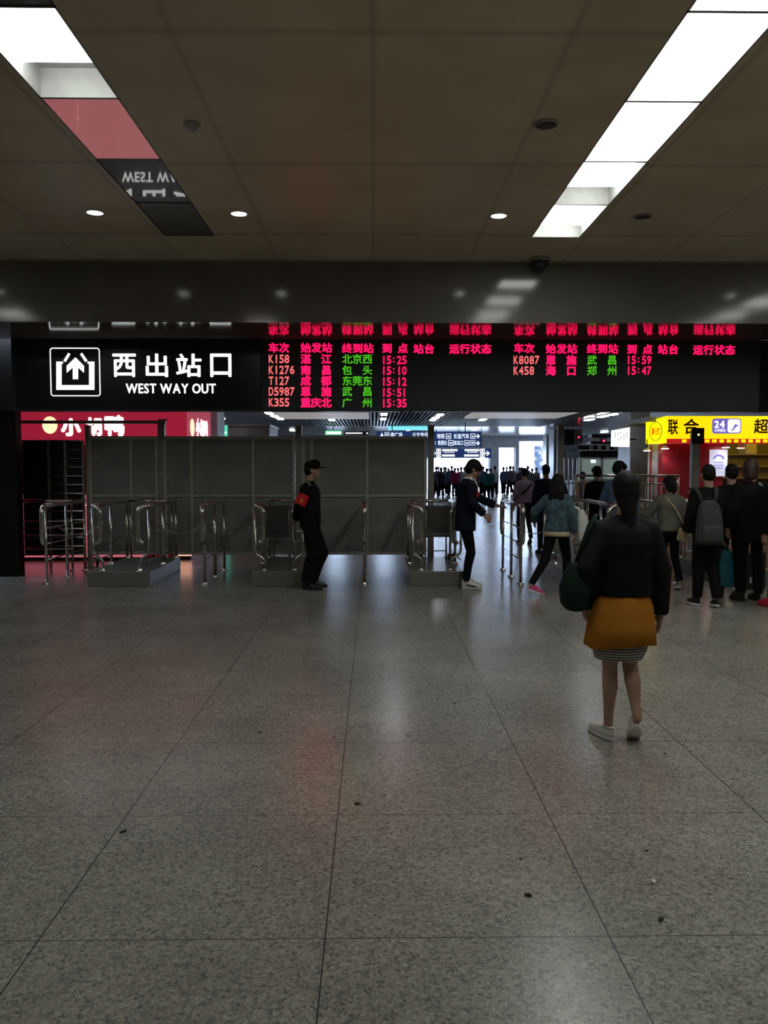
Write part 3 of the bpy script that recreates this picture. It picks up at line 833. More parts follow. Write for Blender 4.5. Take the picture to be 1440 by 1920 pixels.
# notice board on the square pillar, and police kiosk
q0 = at(1041, 836, 36.1); q1 = at(1079, 804, 36.1)
t = thing('notice_board', 'dark navy notice board with a pale frame on the square grey pillar', 'notice board', ((q0.x + q1.x) / 2, 36.1, q0.z))
part(MB().box(q0.x + 0.03, q1.x - 0.03, 36.12, 36.19, q0.z + 0.03, q1.z - 0.03), 'board', M['navy'], t)
part(MB().frame(q0.x, q1.x, q0.z, q1.z, 0.03, 36.08, 36.19), 'pale_frame', M['column'], t)
def red_led(px, py, Y, label):
    p = at(px, py, Y)
    t = thing('signal_lamp', label, 'signal lamp', p)
    part(MB().box(p.x - 0.1, p.x + 0.1, Y, Y + 0.06, p.z - 0.09, p.z + 0.09, 0.01), 'case', M['blackmetal'], t)
    part(MB().ball((p.x, Y - 0.02, p.z), 0.045), 'lamp', M['reddot'], t)
red_led(1085, 820, 36.13, 'red glowing signal lamp on the square grey pillar beside the notice board')
KY = 31.0
k0 = at(1088, 905, KY); k1 = at(1182, 833, KY)
ks = thing('police_kiosk', 'grey glazed kiosk with a black name strip beyond the queue', 'kiosk', ((k0.x + k1.x) / 2, KY, 0))
zA = at(1100, 833, KY).z; zB = at(1100, 845, KY).z; zC = at(1100, 857, KY).z; zD = at(1100, 902, KY).z
part(MB().box(k0.x, k1.x, KY + 0.1, KY + 2.4, 0, zD), 'lower_wall', M['wallgrey'], ks)
part(MB().box(k0.x, k1.x, KY + 0.06, KY + 2.4, zC, zB - 0.002), 'dark_band', M['blackmatte'], ks)
part(MB().box(k0.x - 0.1, k1.x + 0.1, KY, KY + 2.5, zB, zA), 'name_strip', M['blackmatte'], ks)
f = MB(); f.box(k0.x - 0.1, k1.x + 0.1, KY - 0.02, KY - 0.001, zA - 0.03, zA); f.box(k0.x - 0.1, k1.x + 0.1, KY - 0.02, KY - 0.001, zB, zB + 0.03)
part(f, 'strip_edges', M['white'], ks)
L = Letters()
for i, ch in enumerate('公安警务'):
    q = at(1104 + i * 15.5, 843.5, KY - 0.005); q1 = at(1113 + i * 15.5, 834.5, KY - 0.005)
    L.put(ch, q.x, q.z, q1.x - q.x, q1.z - q.z, KY - 0.005, 0.02)
part(L, 'strip_lettering', M['column'], ks)
part(MB().box(k0.x + 0.05, k1.x - 0.05, KY + 0.6, KY + 0.65, zD, zC), 'lit_interior', M['greenwin'], ks)
wf = MB(); wf.frame(k0.x, k1.x - 0.25, zD, zC, 0.08, KY + 0.08, KY + 0.16)
xm = at(1130, 870, KY).x; wf.box(xm - 0.05, xm + 0.05, KY + 0.08, KY + 0.16, zD, zC); part(wf, 'window_frame', M['column'], ks)
part(MB().box(k0.x + 0.08, k1.x - 0.33, KY + 0.11, KY + 0.12, zD + 0.08, zC - 0.08), 'window_pane', M['glass'], ks)
q0 = at(1176, 872, KY); q1 = at(1184, 852, KY)
part(MB().box(q0.x - 0.06, q1.x, KY - 0.03, KY + 0.05, q0.z, q1.z), 'lit_notice', M['signwhite'], ks)
sp = MB(); q0 = at(1108, 868, KY + 0.58); q1 = at(1117, 862, KY + 0.58); sp.box(q0.x, q1.x, KY + 0.57, KY + 0.59, q0.z, q1.z)
part(sp, 'screen', M['bluewhite'], ks)
dw = MB(); q0 = at(1062, 905, KY); q1 = at(1087, 858, KY)
for k in range(4):
    xx = q0.x + (q1.x - q0.x) * k / 3; dw.box(xx - 0.03, xx + 0.03, KY + 0.3, KY + 0.36, 0, q1.z)
dw.box(q0.x, q1.x, KY + 0.3, KY + 0.36, q1.z - 0.05, q1.z); dw.box(q0.x, q1.x, KY + 0.3, KY + 0.36, q0.z - 0.05, q0.z)
part(dw, 'door_frame', M['column'], ks)
for (a, b, c_, d, nm, mt) in ((1110, 814, 1149, 820, 'dark', 'blackmetal'), (1112, 821, 1125, 827, 'pale', 'paper'), (1108, 828, 1150, 832.5, 'long', 'blackmetal')):
    q0 = at(a, d, KY + 0.8); q1 = at(c_, b, KY + 0.8)
    part(MB().box(q0.x, q1.x, KY + 0.8, KY + 1.4, zA + 0.001 if nm == 'long' else q0.z, q1.z), 'roof_box', M[mt], ks)
red_led(1132, 826.5, KY + 0.7, 'red glowing signal lamp on top of the grey kiosk')
# white projecting lightbox sign
LY = 23.2
q0 = at(1153, 838, LY); q1 = at(1181, 801, LY)
t = thing('projecting_lightbox', 'white projecting lightbox sign with tiny grey marks on the stone column', 'sign', ((q0.x + q1.x) / 2, LY, q0.z))
bm_ = MB(); v = [bm_.bm.verts.new(c) for c in ((q0.x, LY + 0.35, q0.z + 0.02), (q1.x, LY, q0.z), (q1.x, LY, q1.z), (q0.x, LY + 0.35, q1.z - 0.08), (q0.x + 0.03, LY + 0.5, q0.z + 0.02), (q1.x + 0.03, LY + 0.15, q0.z), (q1.x + 0.03, LY + 0.15, q1.z), (q0.x + 0.03, LY + 0.5, q1.z - 0.08))]
for f in ((0, 1, 2, 3), (5, 4, 7, 6), (0, 3, 7, 4), (1, 5, 6, 2), (3, 2, 6, 7), (0, 4, 5, 1)): bm_.bm.faces.new([v[i] for i in f])
part(bm_, 'lit_panel', M['signwhite'], t)
g = MB()
for r in range(4):
    for c_ in range(5):
        if (r * 5 + c_) % 4 == 3: continue
        u = 0.2 + 0.16 * c_; xx = q0.x + (q1.x - q0.x) * u; yy = LY + 0.35 * (1 - u) - 0.008; zz = q1.z - 0.16 - 0.055 * r
        g.box(xx - 0.016, xx + 0.016, yy - 0.002, yy + 0.002, zz - 0.014, zz + 0.014)
part(g, 'printed_marks', M['greyline'], t)
part(MB().box(q1.x + 0.001, q1.x + 0.2, LY + 0.05, LY + 0.798, q0.z + 0.2, q0.z + 0.24), 'wall_bracket', M['blackmetal'], t)

# yellow supermarket
VY = 17.0
x0 = at(1250, 830, VY).x; x1 = 10.6
zt = at(1260, 780, VY).z; zy = at(1260, 822.5, VY).z; zb2 = at(1260, 831, VY).z
st = thing('corner_supermarket', 'red corner shop under a glowing yellow supermarket sign', 'shop', ((x0 + x1) / 2, VY, 0))
part(MB().box(x0, x1, VY, VY + 0.3, zy, zt), 'sign_box', M['yellowbox'], st)
part(MB().box(x0, x1, VY, VY + 0.3, zb2, zy - 0.002), 'red_band', M['redband'], st)
fa = [at(1211, 832, VY + 0.62), at(1249.5, 831, VY), at(1249.5, 781, VY), at(1211, 790, VY + 0.62)]
bm_ = MB(); v = [bm_.bm.verts.new(p) for p in fa] + [bm_.bm.verts.new(p + Vector((0.1, 0.3, 0))) for p in fa]
for f in ((0, 1, 2, 3), (5, 4, 7, 6), (0, 3, 7, 4), (1, 5, 6, 2), (3, 2, 6, 7), (0, 4, 5, 1)): bm_.bm.faces.new([v[i] for i in f])
part(bm_, 'corner_sign_box', M['yellowside'], st)
# emblem on the corner face
org = fa[0] * 0.5 + fa[1] * 0.5; org = org * 0.5 + (fa[2] * 0.5 + fa[3] * 0.5) * 0.5
ux = (fa[1] - fa[0]); ux.z = 0; ux.normalize(); nrm = Vector((ux.y, -ux.x, 0))
fc = lambda x, z: org + ux * x + Vector((0, 0, z)) + nrm * 0.008
ring = [fc(0.20 * math.cos(2 * PI * k / 32), 0.20 * math.sin(2 * PI * k / 32)) for k in range(32)]
part(MB().tube(ring, 0.008, 6, closed=True), 'emblem_ring', M['greyline'], st)
L = Letters(); L.put('新', -0.14, -0.085, 0.135, 0.17, 0, 0.03, True, fc); L.put('式', 0.01, -0.085, 0.135, 0.17, 0, 0.03, True, fc)
part(L, 'emblem_lettering', M['redletter'], st)
L = Letters(); yv = VY - 0.008
def vz(px, py): 
    p = at(px, py, yv); return p.x, p.z
for ch, a, b, tp, bt in (('联', 1252, 1272, 786, 815), ('合', 1281, 1311, 785, 814), ('超', 1413, 1441, 785, 813), ('市', 1450, 1478, 785, 813)):
    q0 = vz(a, bt); q1 = vz(b, tp); L.put(ch, q0[0], q0[1], q1[0] - q0[0], q1[1] - q0[1], yv, 0.03, True)
part(L, 'shop_name', M['brownletter'], st)
def rrect(mb, a, b, r, y0, y1):
    pts = []
    for (cx, cz, s0) in ((b[0] - r, b[1] - r, 0), (a[0] + r, b[1] - r, 90), (a[0] + r, a[1] + r, 180), (b[0] - r, a[1] + r, 270)):
        for k in range(7): pts.append((cx + r * math.cos(math.radians(s0 + 15 * k)), cz + r * math.sin(math.radians(s0 + 15 * k))))
    mb.prism(pts, y0, y1); return mb
bd = part(rrect(MB(), vz(1335, 813), vz(1390, 784.5), 0.06, yv - 0.002, yv + 0.004), 'hours_badge', M['purple'], st)
def sub(mb, name, material, par):
    return mb.build(name, material, par)
sub(rrect(MB(), vz(1364, 811), vz(1388, 786.5), 0.05, yv - 0.006, yv - 0.003), 'badge_window', M['signwhite'], bd)
L = Letters(); q0 = vz(1339, 802); q1 = vz(1360, 789); L.latin('24', q0[0], q0[1], q1[0] - q0[0], q1[1] - q0[1], yv - 0.006, 0.035)
q0 = vz(1339, 810); q1 = vz(1361, 804); L.line('小时营业', q0[0], q0[1], q1[0] - q0[0], q1[1] - q0[1], yv - 0.006, 0.01)
sub(L, 'badge_lettering', M['signwhite'], bd)
g = MB(); g.tube([Vector((vz(a, b)[0], yv - 0.008, vz(a, b)[1])) for a, b in ((1371, 807), (1376, 804), (1377, 799), (1380, 796))], 0.02, 6)
g.tube([Vector((vz(a, b)[0], yv - 0.008, vz(a, b)[1])) for a, b in ((1375, 802), (1384, 797))], 0.016, 6); g.disc(vz(1383, 790.5), 0.011, yv - 0.010, yv - 0.006, 10)
sub(g, 'badge_figure', M['purple'], bd)
g = MB()
for i, px in enumerate([1279] + [1322 + 13.6 * k for k in range(12)]):
    q0 = vz(px, 829.6); q1 = vz(px + 8, 824); g.frame(q0[0], q1[0], q0[1], q1[1], 0.022, yv - 0.003, yv + 0.003)
    g.box(q0[0], q1[0], yv - 0.003, yv + 0.003, (q0[1] + q1[1]) / 2 - 0.008, (q0[1] + q1[1]) / 2 + 0.008)
part(g, 'band_lettering', M['yellowbox'], st)
xw = at(1367, 860, VY).x
part(MB().box(x0 + 0.02, xw, VY + 0.3, VY + 0.5, 0, zb2 - 0.002), 'red_wall', M['redpaint'], st)
part(MB().box(xw, x1, VY + 0.3, VY + 0.5, 0, 1.15), 'counter_wall', M['redpaint'], st)
part(MB().box(xw, x1, VY + 2.2, VY + 2.3, 0, zb2 + 0.5), 'inner_wall', M['wallgrey'], st)
part(MB().box(x0 - 0.3, x1, VY + 0.302, VY + 2.6, zt - 0.1, zt), 'roof_panel', M['wallgrey'], st)
sh = MB()
for z in (1.35, 1.62, 1.9): sh.box(xw + 0.3, x1, VY + 1.9, VY + 2.19, z, z + 0.03)
part(sh, 'shelf', M['white'], st)
# slanted corner window between two pale strips
c0 = at(1215, 832, VY + 0.9); c1 = Vector((x0 + 0.02, VY + 0.32, 0))
d = (c1 - Vector((c0.x, c0.y, 0))); ln = d.length; an = math.atan2(d.y, d.x)
def corner(mb_w0, mb_w1, z0, z1, th=0.06):
    mtx = Matrix.Translation((c0.x, c0.y, 0)) @ Matrix.Rotation(an, 4, 'Z') @ Matrix.Translation(((mb_w0 + mb_w1) / 2 * ln, 0.03, (z0 + z1) / 2))
    return MB().xform_box(mtx, (mb_w1 - mb_w0) * ln, th, z1 - z0)
part(corner(0, 0.13, 0, zb2 - 0.01), 'corner_strip', M['white'], st); part(corner(0.14, 0.24, 0, zb2 - 0.01), 'corner_strip', M['redpaint'], st)
part(corner(0.25, 0.72, 0.0, zb2 - 0.01, 0.03), 'corner_window', M['wallgrey'], st)
part(corner(0.73, 1.0, 0, zb2 - 0.01), 'corner_strip', M['redpaint'], st)
q0 = at(1330, 893, VY + 0.28); q1 = at(1364, 843, VY + 0.28)
t = thing('wall_poster', 'pale blue poster on the red wall beneath the yellow sign', 'poster', (q0.x, VY + 0.28, q0.z))
part(MB().box(q0.x, q1.x, VY + 0.27, VY + 0.299, q0.z, q1.z), 'sheet', M['poster'], t)
g = MB(); cx = (q0.x + q1.x) / 2; cz = q1.z - 0.2
g.tube([Vector((cx + 0.1 * math.cos(PI * k / 10), VY + 0.262, cz + 0.08 * math.sin(PI * k / 10))) for k in range(11)], 0.018, 6)
for k in range(3): g.box(cx - 0.1, cx + 0.1, VY + 0.262, VY + 0.268, cz - 0.08 - 0.06 * k, cz - 0.065 - 0.06 * k)
part(g, 'printed_marks', M['purple'], t)
q0 = at(1391, 853, VY + 1.2); q1 = at(1412, 832, VY + 1.2)
t = thing('hanging_cabinet', 'white box hanging inside the shop window under the yellow sign', 'cabinet', (q0.x, VY + 1.2, q0.z))
part(MB().box(q0.x, q1.x, VY + 1.0, VY + 1.4, q0.z, zt - 0.102, 0.015), 'body', M['white'], t)
part(MB().box(q0.x + 0.02, q1.x - 0.02, VY + 0.992, VY + 0.999, q0.z + 0.02, q0.z + 0.05), 'lower_edge', M['paper'], t)
# flood lamps beneath the yellow sign
def flood(px, py, Y, label, power=6):
    p = at(px, py, Y)
    t = thing('flood_lamp', label, 'lamp', p, 0, 'flood lamps under the yellow sign')
    part(MB().cone(p + Vector((0, 0, 0.05)), 0.03, p + Vector((0, 0, -0.01)), 0.085, 16), 'lamp_shade', M['white'], t)
    part(MB().cone(p + Vector((0, 0, -0.02)), 0.075, p + Vector((0, 0, -0.011)), 0.075, 16), 'lamp_lens', M['down'], t)
    part(MB().cone(p + Vector((0, 0, 0.05)), 0.012, Vector((p.x, p.y, zb2 + (0.02 if Y < VY + .3 else .1))), 0.012, 8), 'stem', M['blackmetal'], t)
    ld = bpy.data.lights.new('flood_light', 'SPOT'); ld.energy = power; ld.spot_size = math.radians(110); ld.spot_blend = 0.6; ld.shadow_soft_size = 0.07; ld.color = (1, 0.97, 0.95)
    lo = bpy.data.objects.new('flood_light', ld); COL.objects.link(lo); lo.parent = t; lo.location = (0, 0, -0.03); lo.rotation_euler = (math.radians(12), 0, 0)
flood(1213, 844, VY + 0.55, 'flood lamp at the outer end of the corner sign with the round emblem')
flood(1247, 840, VY + 0.1, 'flood lamp under the corner where the yellow sign turns')
flood(1361, 838, VY + 0.1, 'flood lamp above the pale blue poster', 9)
flood(1389, 839, VY + 0.35, 'flood lamp beside the white hanging box')

# concourse linear lamps
tpl = None
lamp_px = [(505, 776), (515, 781.5), (525, 786), (622, 788), (720, 778), (718.5, 786.5), (825, 779), (817, 784.5), (812, 788), (905, 788), (1105, 788), (1130, 782), (1150, 778), (1178, 772),
           (548, 808), (766, 807), (890, 807), (1133, 811), (413, 785), (985, 807)]
lamp_lab = {0: 'linear ceiling lamp closest to the display in the group of three above the grey kiosk', 1: 'middle linear ceiling lamp in the group of three above the grey kiosk', 2: 'linear ceiling lamp in the group of three above the grey kiosk, deepest one',
            3: 'single linear ceiling lamp by the pale coffer above the emergency sign', 4: 'linear ceiling lamp pointing at the centre of the slats, front one', 5: 'linear ceiling lamp pointing at the centre of the slats, rear one',
            9: 'single linear ceiling lamp in front of the second pale coffer', 17: 'linear ceiling lamp low over the grey kiosk roof lamp', 14: 'small far ceiling lamp beside the tall post and the emergency sign'}
for i, (px, py) in enumerate(lamp_px):
    z = CZ - 0.20 if py < 800 else CZ - 0.04
    p = ceil_at(px, py, z)
    t = thing('linear_ceiling_lamp', lamp_lab.get(i, 'short white linear lamp in the rows on the concourse ceiling'), 'ceiling lamp', (p.x, p.y, z), 0, 'linear lamps on the concourse ceiling')
    MB().box(-0.12, 0.12, -0.42, 0.42, 0.03, 0.06 if py < 800 else 0.038).build('housing', M['white'], t)
    MB().box(-0.10, 0.10, -0.40, 0.40, 0.0, 0.029).build('diffuser', M['conc'], t)
# lamps added out of sight behind the sign band to light the concourse
for xx in (-3.7, 0.4, 4.4, 8.5):
    for yy in (16.0, 21.0):
        t = thing('linear_ceiling_lamp', 'unseen linear lamp added behind the big sign band to light the concourse', 'ceiling lamp', (xx, yy, CZ - 0.04), 0, 'added lamps behind the sign band')
        MB().box(-0.12, 0.12, -0.62, 0.62, 0.03, 0.038).build('housing', M['white'], t)
        MB().box(-0.10, 0.10, -0.60, 0.60, 0.0, 0.029).build('diffuser', M['conc'], t)
# ------------------------------------------------------------------ gate line: posts, partitions, rails
GY = 13.1
def tall_post(px, ptop, w, label, cap=False, Y=GY):
    p = at(px, ptop, Y)
    t = thing('steel_post', label, 'post', (p.x, Y, 0), 0, 'tall steel posts of the gate line')
    MB().box(-w / 2, w / 2, -0.05, 0.05, 0.02, p.z, 0.006).build('shaft', M['frame'], t)
    MB().box(-w / 2 - 0.04, w / 2 + 0.04, -0.09, 0.09, 0.0, 0.019).build('base_plate', M['frame'], t)
    if cap:
        MB().box(-w / 2 - 0.02, w / 2 + 0.05, -0.08, -0.051, p.z - 0.24, p.z + 0.02, 0.005).build('latch_box', M['blackmetal'], t)
        MB().ball((0.02, -0.085, p.z - 0.09), 0.018).build('latch_light', M['cream'], t)
    else:
        MB().box(-w / 2 - 0.005, w / 2 + 0.005, -0.055, 0.055, p.z + 0.001, p.z + 0.02, 0.004).build('cap', M['frame'], t)
    return t
tall_post(165, 800, 0.075, 'tall steel post where the folded grille meets the partition')
tall_post(303, 797, 0.11, 'tall steel post before the red shop side sign, holding the end of the overhead beam')
tall_post(560, 800, 0.105, 'tall steel post rising behind the guard in the black cap')
tall_post(808, 800, 0.10, 'tall steel post in front of the navy hanging signs')
tall_post(1051, 800, 0.10, 'tall steel post behind the woman in the denim jacket')
tall_post(1304, 805, 0.13, 'tall steel post with a dark latch box covering part of the yellow sign', True)
a = at(40, 797, GY); b = at(311, 797, GY)
t = thing('overhead_beam', 'thin steel beam crossing in front of the red shop fascia', 'beam', ((a.x + b.x) / 2, GY, a.z + 0.02))
MB().box(-(b.x - a.x) / 2, (b.x - a.x) / 2, -0.03, 0.03, 0.003, 0.053, 0.005).build('beam_tube', M['frame'], t)
MB().box((b.x - a.x) / 2 - 0.12, (b.x - a.x) / 2 + 0.03, -0.032, 0.032, 0.054, 0.075, 0.005).build('end_bracket', M['frame'], t)

def partition(px0, px1, mull, label):
    Y = GY - 0.02
    a = at(px0, 1040, Y); b = at(px1, 818, Y); zm = at(700, 929.5, Y).z
    zb = a.z; zt = b.z; x0 = a.x; x1 = b.x
    t = thing('folding_partition', label, 'partition', ((x0 + x1) / 2, Y, 0), 0, 'grey sheet partitions closing the exit lanes')
    def add(mb, n, m):
        o = mb.build(n, m, t); o.matrix_parent_inverse = Matrix.Translation((-t.location.x, -Y, 0)); return o
    xs = [x0] + [at(p, 900, Y).x for p in mull] + [x1]
    w = 0.05
    add(MB().box(x0, x1, Y - 0.03, Y + 0.03, zt - w, zt, 0.004), 'top_rail', M['pframe'])
    add(MB().box(x0, x1, Y - 0.02, Y + 0.02, zb, zb + w, 0.004), 'bottom_rail', M['pframe'])
    for i in range(len(xs)):
        x = xs[i]; xa = x if i == 0 else (x - w / 2 if i < len(xs) - 1 else x - w)
        add(MB().box(xa, xa + w, Y - 0.032, Y + 0.032, zb + w, zt - w, 0.004), 'stile', M['pframe'])
    for i in range(len(xs) - 1):
        xa = xs[i] + w * (1 if i == 0 else 0.5); xb = xs[i + 1] - w * (1 if i == len(xs) - 2 else 0.5)
        add(MB().box(xa, xb, Y - 0.03, Y + 0.03, zm - 0.018, zm + 0.018, 0.003), 'mid_rail', M['pframe'])
        add(MB().box(xa, xb, Y - 0.004, Y + 0.004, zm + 0.019, zt - w), 'sheet', M['sheet'])
        add(MB().box(xa, xb, Y - 0.004, Y + 0.004, zb + w, zm - 0.019), 'sheet', M['sheet'])
        for xc in (xa + 0.12, xb - 0.12):
            pass
    for xc in (x0 + 0.1, x1 - 0.1):
        q = MB(); q.cone((xc - 0.012, Y, 0.035), 0.035, (xc + 0.012, Y, 0.035), 0.035, 14); q.box(xc - 0.02, xc + 0.02, Y - 0.012, Y + 0.012, 0.05, zb)
        add(q, 'caster', M['blackmetal'])
    return t
partition(171, 296, [247], 'grey sheet partition between the folded grille and the post with the overhead beam')
partition(310, 553, [360, 475], 'wide grey sheet partition ending at the post behind the guard')
partition(567, 800, [585, 688], 'wide grey sheet partition ending at the open lane with the young man in a suit')

# folded grille at the dark end
a = at(43, 1040, GY); b = at(155, 826, GY)
t = thing('folded_grille', 'dark folded grille of horizontal bars beside the black pillar', 'grille gate', ((a.x + b.x) / 2, GY, 0))
def addg(mb, n, m):
    o = mb.build(n, m, t); o.matrix_parent_inverse = Matrix.Translation((-t.location.x, -GY, 0)); return o
zb_ = a.z; zt2 = b.z
for xx in (a.x, a.x + 0.45, a.x + 0.72, b.x):
    addg(MB().box(xx - 0.018, xx + 0.018, GY - 0.018, GY + 0.018, 0.0, zt2, 0.003), 'upright', M['frame'])
k = 0; z = zb_
while z < zt2:
    addg(MB().cone((a.x, GY - 0.03, z), 0.011, (b.x, GY - 0.03, z), 0.011, 8), 'bar', M['steel']); z += 0.142
addg(MB().box(a.x + 0.02, b.x - 0.02, GY + 0.02, GY + 0.03, zb_, zt2), 'back_sheet', M['blackmetal'])

def handle_path(p, dx, dy, drop=0.52, r=0.10):
    """from top-rail end p, bends out by (dx,dy), runs down and turns back in"""
    p = Vector(p); o = Vector((dx, dy, 0)); pts = []
    for k in range(7):
        t_ = k / 6 * PI / 2; pts.append(p + o * math.sin(t_) + Vector((0, 0, -r * (1 - math.cos(t_)))))
    q = p + o + Vector((0, 0, -drop + r)); pts.append(q)
    for k in range(1, 6):
        t_ = k / 6 * PI / 2; pts.append(q - o * 0.75 * (1 - math.cos(t_)) + Vector((0, 0, -r * math.sin(t_))))
    return pts
ZT = 1.10
def lane_rail(x, y0, y1, label, rear_handle=False, z0=0.0, group='free-standing stainless lane rails', flare=0.0, feet=0.0):
    """stainless lane rail running along Y; flare bends the front grip sideways, feet bends the feet sideways"""
    t = thing('lane_rail', label, 'railing', (x, y0, z0), 0, group)
    L_ = y1 - y0; top = ZT - z0
    MB().tube([(0, 0.0, top), (0, L_, top)], 0.030, 12).build('top_rail', M['steel'], t, shade=True)
    g = MB(); g.tube(handle_path((0, 0.0, top), flare, -0.11 if flare == 0 else -0.05), 0.034, 12)
    g.build('grip', M['steel'], t, shade=True)
    if rear_handle:
        g = MB(); g.tube(handle_path((0, L_, top), 0, 0.11), 0.034, 12); g.build('grip', M['steel'], t, shade=True)
    for i, yy in enumerate((0.02, L_ * 0.5, L_ - 0.02)):
        if feet and i == 0:
            zk = 0.22
            pts = [(0, yy, top - 0.03), (0, yy, zk + 0.05), (feet * 0.15, yy, zk), (feet * 0.75, yy, zk - 0.05), (feet * 0.97, yy, zk - 0.09), (feet, yy, 0.02)]
            MB().tube(pts, 0.019, 10).build('post', M['steel'], t, shade=True)
            MB().cone((feet, yy, 0.0), 0.05, (feet, yy, 0.022), 0.042, 16).build('foot_flange', M['steel'], t)
        else:
            MB().tube([(0, yy, 0.02), (0, yy, top - 0.028)], 0.021, 10).build('post', M['steel'], t, shade=True)
            MB().cone((0, yy, 0.0), 0.05, (0, yy, 0.022), 0.042, 16).build('foot_flange', M['steel'], t)
    for zz in (0.78 - z0, 0.56 - z0, 0.34 - z0):
        MB().tube([(0, 0.04, zz), (0, L_ - 0.04, zz)], 0.010, 8).build('mid_rail', M['steel'], t, shade=True)
    return t
def gx(px, Y): return at(px, 873, Y).x
XR = [-4.56, -2.36, -0.125, 2.06, 4.26]
labs = ['free-standing stainless rail nearest the black pillar, in front of the folded grille', 'free-standing stainless rail between the two granite plinths left of the guard',
        'free-standing stainless rail seen end-on just past the guard', 'free-standing stainless rail the suited young man reaches for', 'free-standing stainless rail hidden among the queue by the backpack wearer']
labs[1] = 'free-standing stainless rail standing between the end plinth and the guard plinth'
for i, x in enumerate(XR):
    lane_rail(x, 11.22 if i != 3 else 11.15, 12.75, labs[i], rear_handle=(i == 3))
# granite plinths with a pair of rails each
def plinth(xc, w, name_lab, rail_lab, Y0=11.0, Y1=12.75):
    t = MB().box(-w / 2, w / 2, 0, Y1 - Y0, 0.0, 0.205, 0.008).build('granite_plinth', M['plinth'])
    t.location = (xc, Y0, 0); tag(t, name_lab, 'plinth', 'granite plinths of the gate line')
    for s in (-1, 1):
        lane_rail(xc + s * (w / 2 - 0.045), Y0 + 0.12, Y1 - 0.05, rail_lab % ('outer' if s * xc > 0 else 'inner'), z0=0.206, group='stainless rails on the granite plinths', flare=-s * 0.13, feet=-s * 0.13)
    r = thing('cross_rail', 'stainless cross rail behind the ' + name_lab.replace('granite ', '').replace('at the far queue ', ''), 'railing', (xc, Y1 - 0.07, 0.206), 0, 'stainless cross rails')
    h = w / 2 - 0.078
    for zz, rr in ((ZT - 0.206 - 0.0, 0.026), (0.62, 0.010), (0.42, 0.010)):
        MB().tube([(-h, 0, zz), (h, 0, zz)], rr, 10).build('bar', M['steel'], r, shade=True)
    for s in (-1, 1):
        MB().tube([(s * (h - 0.03), 0, 0.02), (s * (h - 0.03), 0, ZT - 0.235)], 0.014, 8).build('post', M['steel'], r, shade=True)
        MB().cone((s * (h - 0.03), 0, 0), 0.03, (s * (h - 0.03), 0, 0.02), 0.03, 12).build('foot_flange', M['steel'], r)
M['plinth'] = mat('grey_granite_block', (0.20, 0.20, 0.185), 0.28, 0, 0.5, 0.25, 60)
plinth(-3.49, 0.86, 'granite plinth close to the folded grille and pillar', 'stainless rail on the plinth near the folded grille, its %s side')
plinth(-1.30, 0.76, 'granite plinth behind the guard in the black cap', 'stainless rail on the plinth behind the guard, its %s side')
plinth(0.88, 0.76, 'granite plinth with a chair behind the suited young man', 'stainless rail on the plinth with the chair, its %s side')
plinth(3.05, 0.76, 'granite plinth behind the woman in a mustard tunic', 'stainless rail behind the white plastic bag, %s side of its plinth')
plinth(5.22, 0.76, 'granite plinth at the far queue beside a curved grip', 'stainless rail with a curved grip in the dark queue, %s side of plinth')
r = thing('cross_rail', 'stainless cross rail meeting the black pillar behind the first lane rail', 'railing', (-5.15, 12.72, 0), 0, 'stainless cross rails')
for zz, rr in ((ZT, 0.026), (0.78, 0.010), (0.56, 0.010), (0.34, 0.010)):
    MB().tube([(-0.45, 0, zz), (0.42, 0, zz)], rr, 10).build('bar', M['steel'], r, shade=True)
for s in (-0.4, 0.40):
    MB().tube([(s, 0, 0.02), (s, 0, ZT - 0.03)], 0.018, 8).build('post', M['steel'], r, shade=True)
    MB().cone((s, 0, 0), 0.045, (s, 0, 0.02), 0.04, 12).build('foot_flange', M['steel'], r)

def chain(p0, p1, sag, label):
    p0 = Vector(p0); p1 = Vector(p1); n = int((p1 - p0).length / 0.034)
    m = MB(); prev = None
    P = [p0.lerp(p1, k / n) - Vector((0, 0, sag * 4 * (k / n) * (1 - k / n))) for k in range(n + 1)]
    for k in range(n):
        a, b = P[k], P[k + 1]; c = (a + b) / 2; d = (b - a).normalized()
        up = Vector((0, 0, 1)) if k % 2 else Vector((0, 1, 0))
        u = (up - d * up.dot(d)).normalized()
        m.tube([c + d * 0.023 * math.cos(t_ * PI / 4) + u * 0.012 * math.sin(t_ * PI / 4) for t_ in range(8)], 0.0035, 5, closed=True)
    o = m.build('barrier_chain', M['steel']); tag(o, label, 'chain', 'steel chains strung across the lanes')
chain((-4.53, 11.5, 0.82), (-3.89, 11.7, 0.86), 0.17, 'steel chain sagging in front of the folded grille')
chain((-3.08, 11.5, 0.80), (-2.385, 11.4, 0.84), 0.13, 'steel chain between the end plinth and the next free-standing rail')
chain((-2.33, 11.5, 0.78), (-1.66, 11.5, 0.86), 0.14, 'steel chain sagging towards the plinth behind the guard')
chain((-0.10, 11.4, 0.86), (0.52, 11.5, 0.80), 0.14, 'steel chain from the end-on rail to the plinth with the chair')
chain((2.085, 12.0, 0.80), (2.69, 11.9, 0.80), 0.16, 'steel chain beside the woman in the denim jacket')

